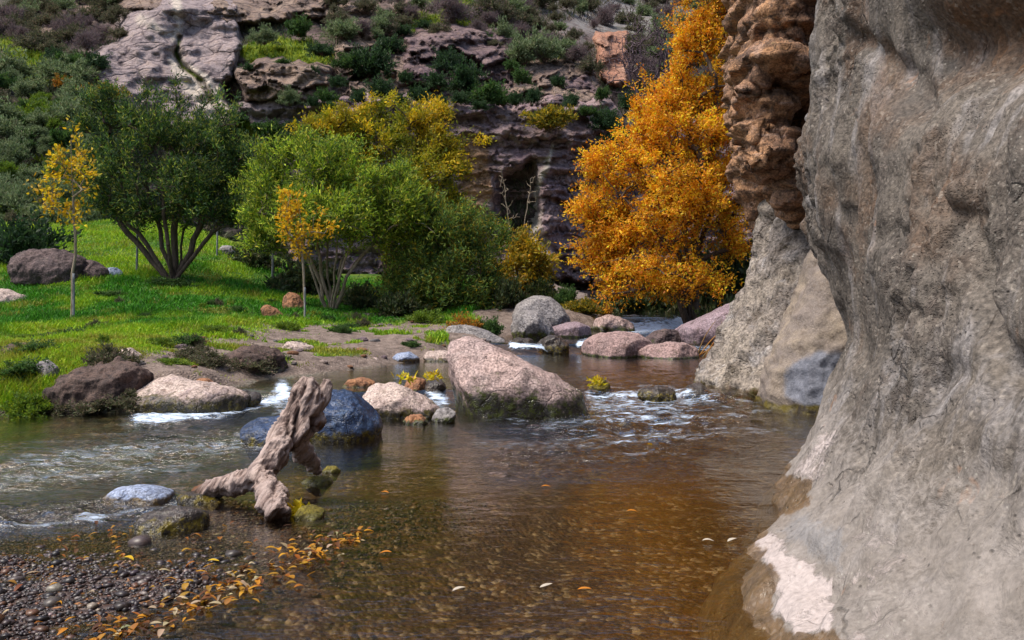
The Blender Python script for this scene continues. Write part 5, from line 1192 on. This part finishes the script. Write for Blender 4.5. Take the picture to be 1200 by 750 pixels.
# ------------------------------------------------------------------ grass
rng = np.random.default_rng(5)
def blades(x, y, z, h, wd, cols, lean=.45):
    n = len(x); b = np.stack([x, y, z-.01], 1); a = rng.uniform(0, 6.283, n); s = np.stack([np.cos(a), np.sin(a), 0*a], 1)*wd[:, None]
    tip = b+np.stack([rng.normal(size=n)*lean*h, rng.normal(size=n)*lean*h, h*rng.uniform(.6, 1.1, n)], 1)
    mid = (b*.5+tip*.5)+np.array([0, 0, 1])*h[:, None]*.12
    v = np.stack([b-s*.5, b+s*.5, mid+s*.35, tip, mid-s*.35], 1).reshape(-1, 3); k = np.arange(n)[:, None]*5
    return v, np.concatenate([k+np.array([[0, 1, 2, 4]])]), np.concatenate([k+np.array([[4, 2, 3]])]), np.repeat(cols, 5, 0)
N = 620000
yy = 1/rng.uniform(1/46, 1/10.3, N); aa = rng.uniform(-.72, .06, N); xx = aa*yy
zz, dd, _ = ground(xx, yy); cv = grass_cover(xx, yy, zz, dd)
ok = (dd > .12) & (rng.uniform(0, 1, N) < cv**1.3); xx, yy, zz, dd, cv = xx[ok], yy[ok], zz[ok], dd[ok], cv[ok]
p = np.stack([xx, yy, 0*xx], 1); pat = fbm(p*.55, 3, 901); pat2 = fbm(p*1.6, 3, 902); tall = fbm(p*.8, 3, 903)
far = sstep(12, 24, yy)
n = len(xx)
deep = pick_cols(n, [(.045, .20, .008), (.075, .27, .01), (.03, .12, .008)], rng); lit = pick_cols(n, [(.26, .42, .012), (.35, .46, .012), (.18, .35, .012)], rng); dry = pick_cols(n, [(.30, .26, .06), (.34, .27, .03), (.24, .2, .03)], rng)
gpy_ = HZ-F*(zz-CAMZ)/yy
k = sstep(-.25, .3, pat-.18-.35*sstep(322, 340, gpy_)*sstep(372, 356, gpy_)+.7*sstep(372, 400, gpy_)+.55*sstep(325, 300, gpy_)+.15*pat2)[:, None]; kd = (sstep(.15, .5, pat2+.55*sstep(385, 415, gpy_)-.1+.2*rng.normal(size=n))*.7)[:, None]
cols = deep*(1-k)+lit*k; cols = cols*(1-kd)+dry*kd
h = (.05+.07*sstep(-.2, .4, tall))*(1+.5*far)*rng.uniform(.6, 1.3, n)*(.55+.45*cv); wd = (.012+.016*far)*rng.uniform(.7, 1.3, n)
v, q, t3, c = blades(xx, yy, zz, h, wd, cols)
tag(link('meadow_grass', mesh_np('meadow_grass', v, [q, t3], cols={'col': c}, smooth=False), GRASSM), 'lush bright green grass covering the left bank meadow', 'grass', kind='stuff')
# grass on ledges of the hillside
N = 60000; a = rng.uniform(-20, 720, N); b = rng.uniform(-10, 290, N); m = green_mask(a, b) > .5; a, b = a[m], b[m]
Dh = hillD(a, b); pt = unproj(a, b, Dh); n = len(a)
cols = pick_cols(n, [(.20, .26, .012), (.26, .30, .012), (.10, .18, .012)], rng)
v, q, t3, c = blades(pt[:, 0], pt[:, 1], pt[:, 2], .35*rng.uniform(.5, 1.3, n), .09*rng.uniform(.6, 1.3, n), cols)
tag(link('ledge_grass', mesh_np('ledge_grass', v, [q, t3], cols={'col': c}, smooth=False), GRASSM), 'yellow green grass on the hillside ledges', 'grass', kind='stuff')

N = 90000; a = rng.uniform(-120, 880, N); b = rng.uniform(-40, 280, N); m = (green_mask(a, b) < .4) & (fbm(np.stack([a/25, b/16, 0*a], 1), 3, 905) > -.15); a, b = a[m], b[m]
pt = unproj(a, b, hillD(a, b)); n = len(a); tn = fbm(np.stack([a/40, b/25, 0*a], 1), 3, 906)[:, None]
cols = np.where(tn > .05, pick_cols(n, [(.10, .11, .06), (.07, .09, .04), (.14, .13, .08)], rng), pick_cols(n, [(.12, .09, .07), (.08, .06, .06), (.16, .13, .09)], rng))
v, q, t3, c = blades(pt[:, 0], pt[:, 1], pt[:, 2], .45*rng.uniform(.4, 1.3, n), .10*rng.uniform(.6, 1.3, n), cols, .6)
tag(link('dry_grass', mesh_np('dry_grass', v, [q, t3], cols={'col': c}, smooth=False), GRASSM), 'dry grass and low scrub covering the hillside soil', 'dry grass', kind='stuff')

# ------------------------------------------------------------------ gravel and leaves of the bar
def ico(sub):
    bm = bmesh.new(); bmesh.ops.create_icosphere(bm, subdivisions=sub, radius=1); v = np.array([x.co[:] for x in bm.verts]); f = np.array([[y.index for y in x.verts] for x in bm.faces]); bm.free(); return v, f
iv, jf = ico(1)
N = 95000; x = rng.uniform(-3.8, .3, N); y = rng.uniform(3.2, 7.6, N)
z, d, bar = ground(x, y, False)
px = 600+F*x/y
ok = rng.uniform(0, 1, N) < np.clip(bar*.6+.20*(z > -.13)*sstep(1., -.6, x+.3*(y-6)), 0, .62); x, y, z = x[ok], y[ok], z[ok]; n = len(x)
s = np.exp(rng.normal(size=n)*.5)*.0078; s = np.where(rng.uniform(0, 1, n) < .012, s*2.4, s)
sc = np.stack([s*rng.uniform(.8, 1.5, n), s*rng.uniform(.7, 1.2, n), s*rng.uniform(.4, .75, n)], 1); an = rng.uniform(0, 6.28, n)
jit = 1+.2*rng.normal(size=(n, len(iv), 1))
lv = iv[None]*jit*sc[:, None]; ca, sa = np.cos(an)[:, None], np.sin(an)[:, None]
lv = np.stack([lv[..., 0]*ca-lv[..., 1]*sa, lv[..., 0]*sa+lv[..., 1]*ca, lv[..., 2]], -1)+np.stack([x, y, z+s*.25], 1)[:, None]
cols = pick_cols(n, [(.034, .021, .018), (.055, .034, .032), (.018, .012, .013), (.085, .06, .052), (.11, .045, .018), (.042, .028, .036), (.26, .21, .18)], rng, .2, [.24, .2, .2, .14, .1, .08, .04])
me = mesh_np('gravel', lv.reshape(-1, 3), (jf[None]+np.arange(n)[:, None, None]*len(iv)).reshape(-1, 3), cols={'col': np.repeat(cols, len(iv), 0)})
t = NT('gravel'); t.principled(t.mix(t.ramp(t.noise(t.coord(), 120, 3), .35, .65, 0, .6), t.attr('col', 'Color'), (.018, .014, .014)), .42, None, .5)
tag(link('gravel', me, t.m), 'wet purple grey gravel of the bar at lower left', 'gravel', kind='stuff')

def leaf_mesh(seed, L=.06, W=.026):
    r_ = np.random.default_rng(seed); m = 9; s = np.linspace(0, 1, m); wv = W*np.sin(np.pi*s**.8)**.8*.5; curl = r_.normal()*.004
    c = np.stack([s*L-L/2, curl*np.sin(np.pi*s), .006*np.sin(np.pi*s)+r_.uniform(-.01, .012)*s**2], 1)
    l = c+np.stack([0*s, wv, .35*wv], 1); r2 = c-np.stack([0*s, wv, -.35*wv], 1)
    v = np.concatenate([l, c, r2]); k = np.arange(m-1)
    return v, np.concatenate([np.stack([k, k+1, m+k+1, m+k], 1), np.stack([m+k, m+k+1, 2*m+k+1, 2*m+k], 1)])
LP = [(.46, .20, .012), (.54, .25, .015), (.32, .11, .01), (.38, .20, .02), (.17, .06, .015), (.10, .045, .018), (.07, .035, .02), (.42, .33, .2)]
def scatter_leaves(pts, name, label):
    V = []; Fq = []; C = []; o = 0
    for i, (x, y, z) in enumerate(pts):
        v, f = leaf_mesh(i % 12, rng.uniform(.025, .075), rng.uniform(.012, .036)); a = rng.uniform(0, 6.28) if rng.uniform() < .5 else rng.normal()*.5
        ca, sa = math.cos(a), math.sin(a); ti = rng.normal()*.25
        v = np.stack([v[:, 0]*ca-v[:, 1]*sa, v[:, 0]*sa+v[:, 1]*ca, v[:, 2]+v[:, 0]*ti], 1)+np.array([x, y, z])
        V.append(v); Fq.append(f+o); o += len(v); C.append(np.repeat(pick_cols(1, LP, rng, .15), len(v), 0))
    tag(link(name, mesh_np(name, np.concatenate(V), np.concatenate(Fq), cols={'col': np.concatenate(C)}), LEAF), label, 'leaves', kind='stuff')
line = [(-.92, 5.62), (-1.12, 5.2), (-1.3, 4.75), (-1.5, 4.35), (-1.75, 3.98)]
pts = []
while len(pts) < 420:
    k = rng.integers(0, 4); t_ = rng.uniform(); a, b = line[k], line[k+1]
    x = a[0]+(b[0]-a[0])*t_-abs(rng.normal())*.16+.04; y = a[1]+(b[1]-a[1])*t_+rng.normal()*.09
    if rng.uniform() < .3: x = rng.uniform(-2.9, -.9); y = rng.uniform(4., 5.9)
    z = gz1(x, y); pts.append((x, y, max(z+.016, .006)))
scatter_leaves(pts, 'leaf_litter', 'drift of yellow and orange leaves washed along the gravel bar edge')
# single leaves on the water and on the rock foot
fl = []
for (px, py, lab) in [(150, 657, 'yellow leaf on the gravel left of the leaf drift'), (250, 660, 'bright yellow leaf pair on wet gravel above the leaf drift'), (685, 694, 'orange leaf afloat on the dark brown pool'), (830, 636, 'pale leaf afloat near the rock foot'), (538, 694, 'white leaf afloat on the brown pool centre'),
                      (640, 690, 'pale sliver leaf afloat beside the orange leaf'), (741, 601, 'orange leaf afloat in the middle pool'), (762, 522, 'green yellow leaf afloat below the rapids'), (451, 579, 'orange leaf under the water right of the driftwood'), (858, 636, 'tan leaf afloat close to the pale rock patch'), (452, 651, 'orange leaf just right of the leaf drift'), (640, 572, 'orange leaf afloat near the pool middle')]:
    Y = groundY(py); x = (px-600)/F*Y; z = max(gz1(x, Y)+.02, .012)
    if not fl: v, f = leaf_mesh(3, .085, .034)
    else: v, f = leaf_mesh(len(fl)+3, .075, .03)
    col = (.62, .55, .45) if ('pale' in lab or 'white' in lab or 'tan' in lab) else ((.7, .45, .02) if 'yellow' in lab else (.6, .22, .02))
    o = link('fallen_leaf', mesh_np('fallen_leaf', v, f, cols={'col': np.tile(col, (len(v), 1))}), LEAF, loc=(x, Y, z)); o.rotation_euler = (0, 0, rng.uniform(-.5, .5)); tag(o, lab, 'leaf'); fl.append(o)
# leaves caught in the riffle
for (px, py, lab) in [(478, 444, 'lime yellow leaf clump on the orange brown stone'), (509, 441, 'yellow leaf clump on the wet stone by the boulder'), (699, 447, 'yellow weed tuft on the mossy stone in the rapids'), (350, 600, 'yellow weed tuft by the front driftwood leg'), (583, 479, 'small green sprig growing on the big boulder face')]:
    Y = {478: 11.9, 509: 11.8, 699: 11.7, 350: 6.1, 583: 10.75}[px]; b = P(px, py, Y)
    if px == 583: b[2] = .22
    n = 40; pos = rng.normal(size=(n, 3))*np.array([.05, .035, .025]); 
    pal = [(.10, .25, .015)] if 'green' in lab else [(.62, .50, .015), (.5, .38, .015)]
    v, f, c = leaf_geo(pos, .09, .04, pick_cols(n, pal, rng), rng, None, 0, .6)
    tag(link('leaf_clump', mesh_np('leaf_clump', v, f, cols={'col': c}, smooth=False), LEAF, loc=b), lab, 'leaf clump')
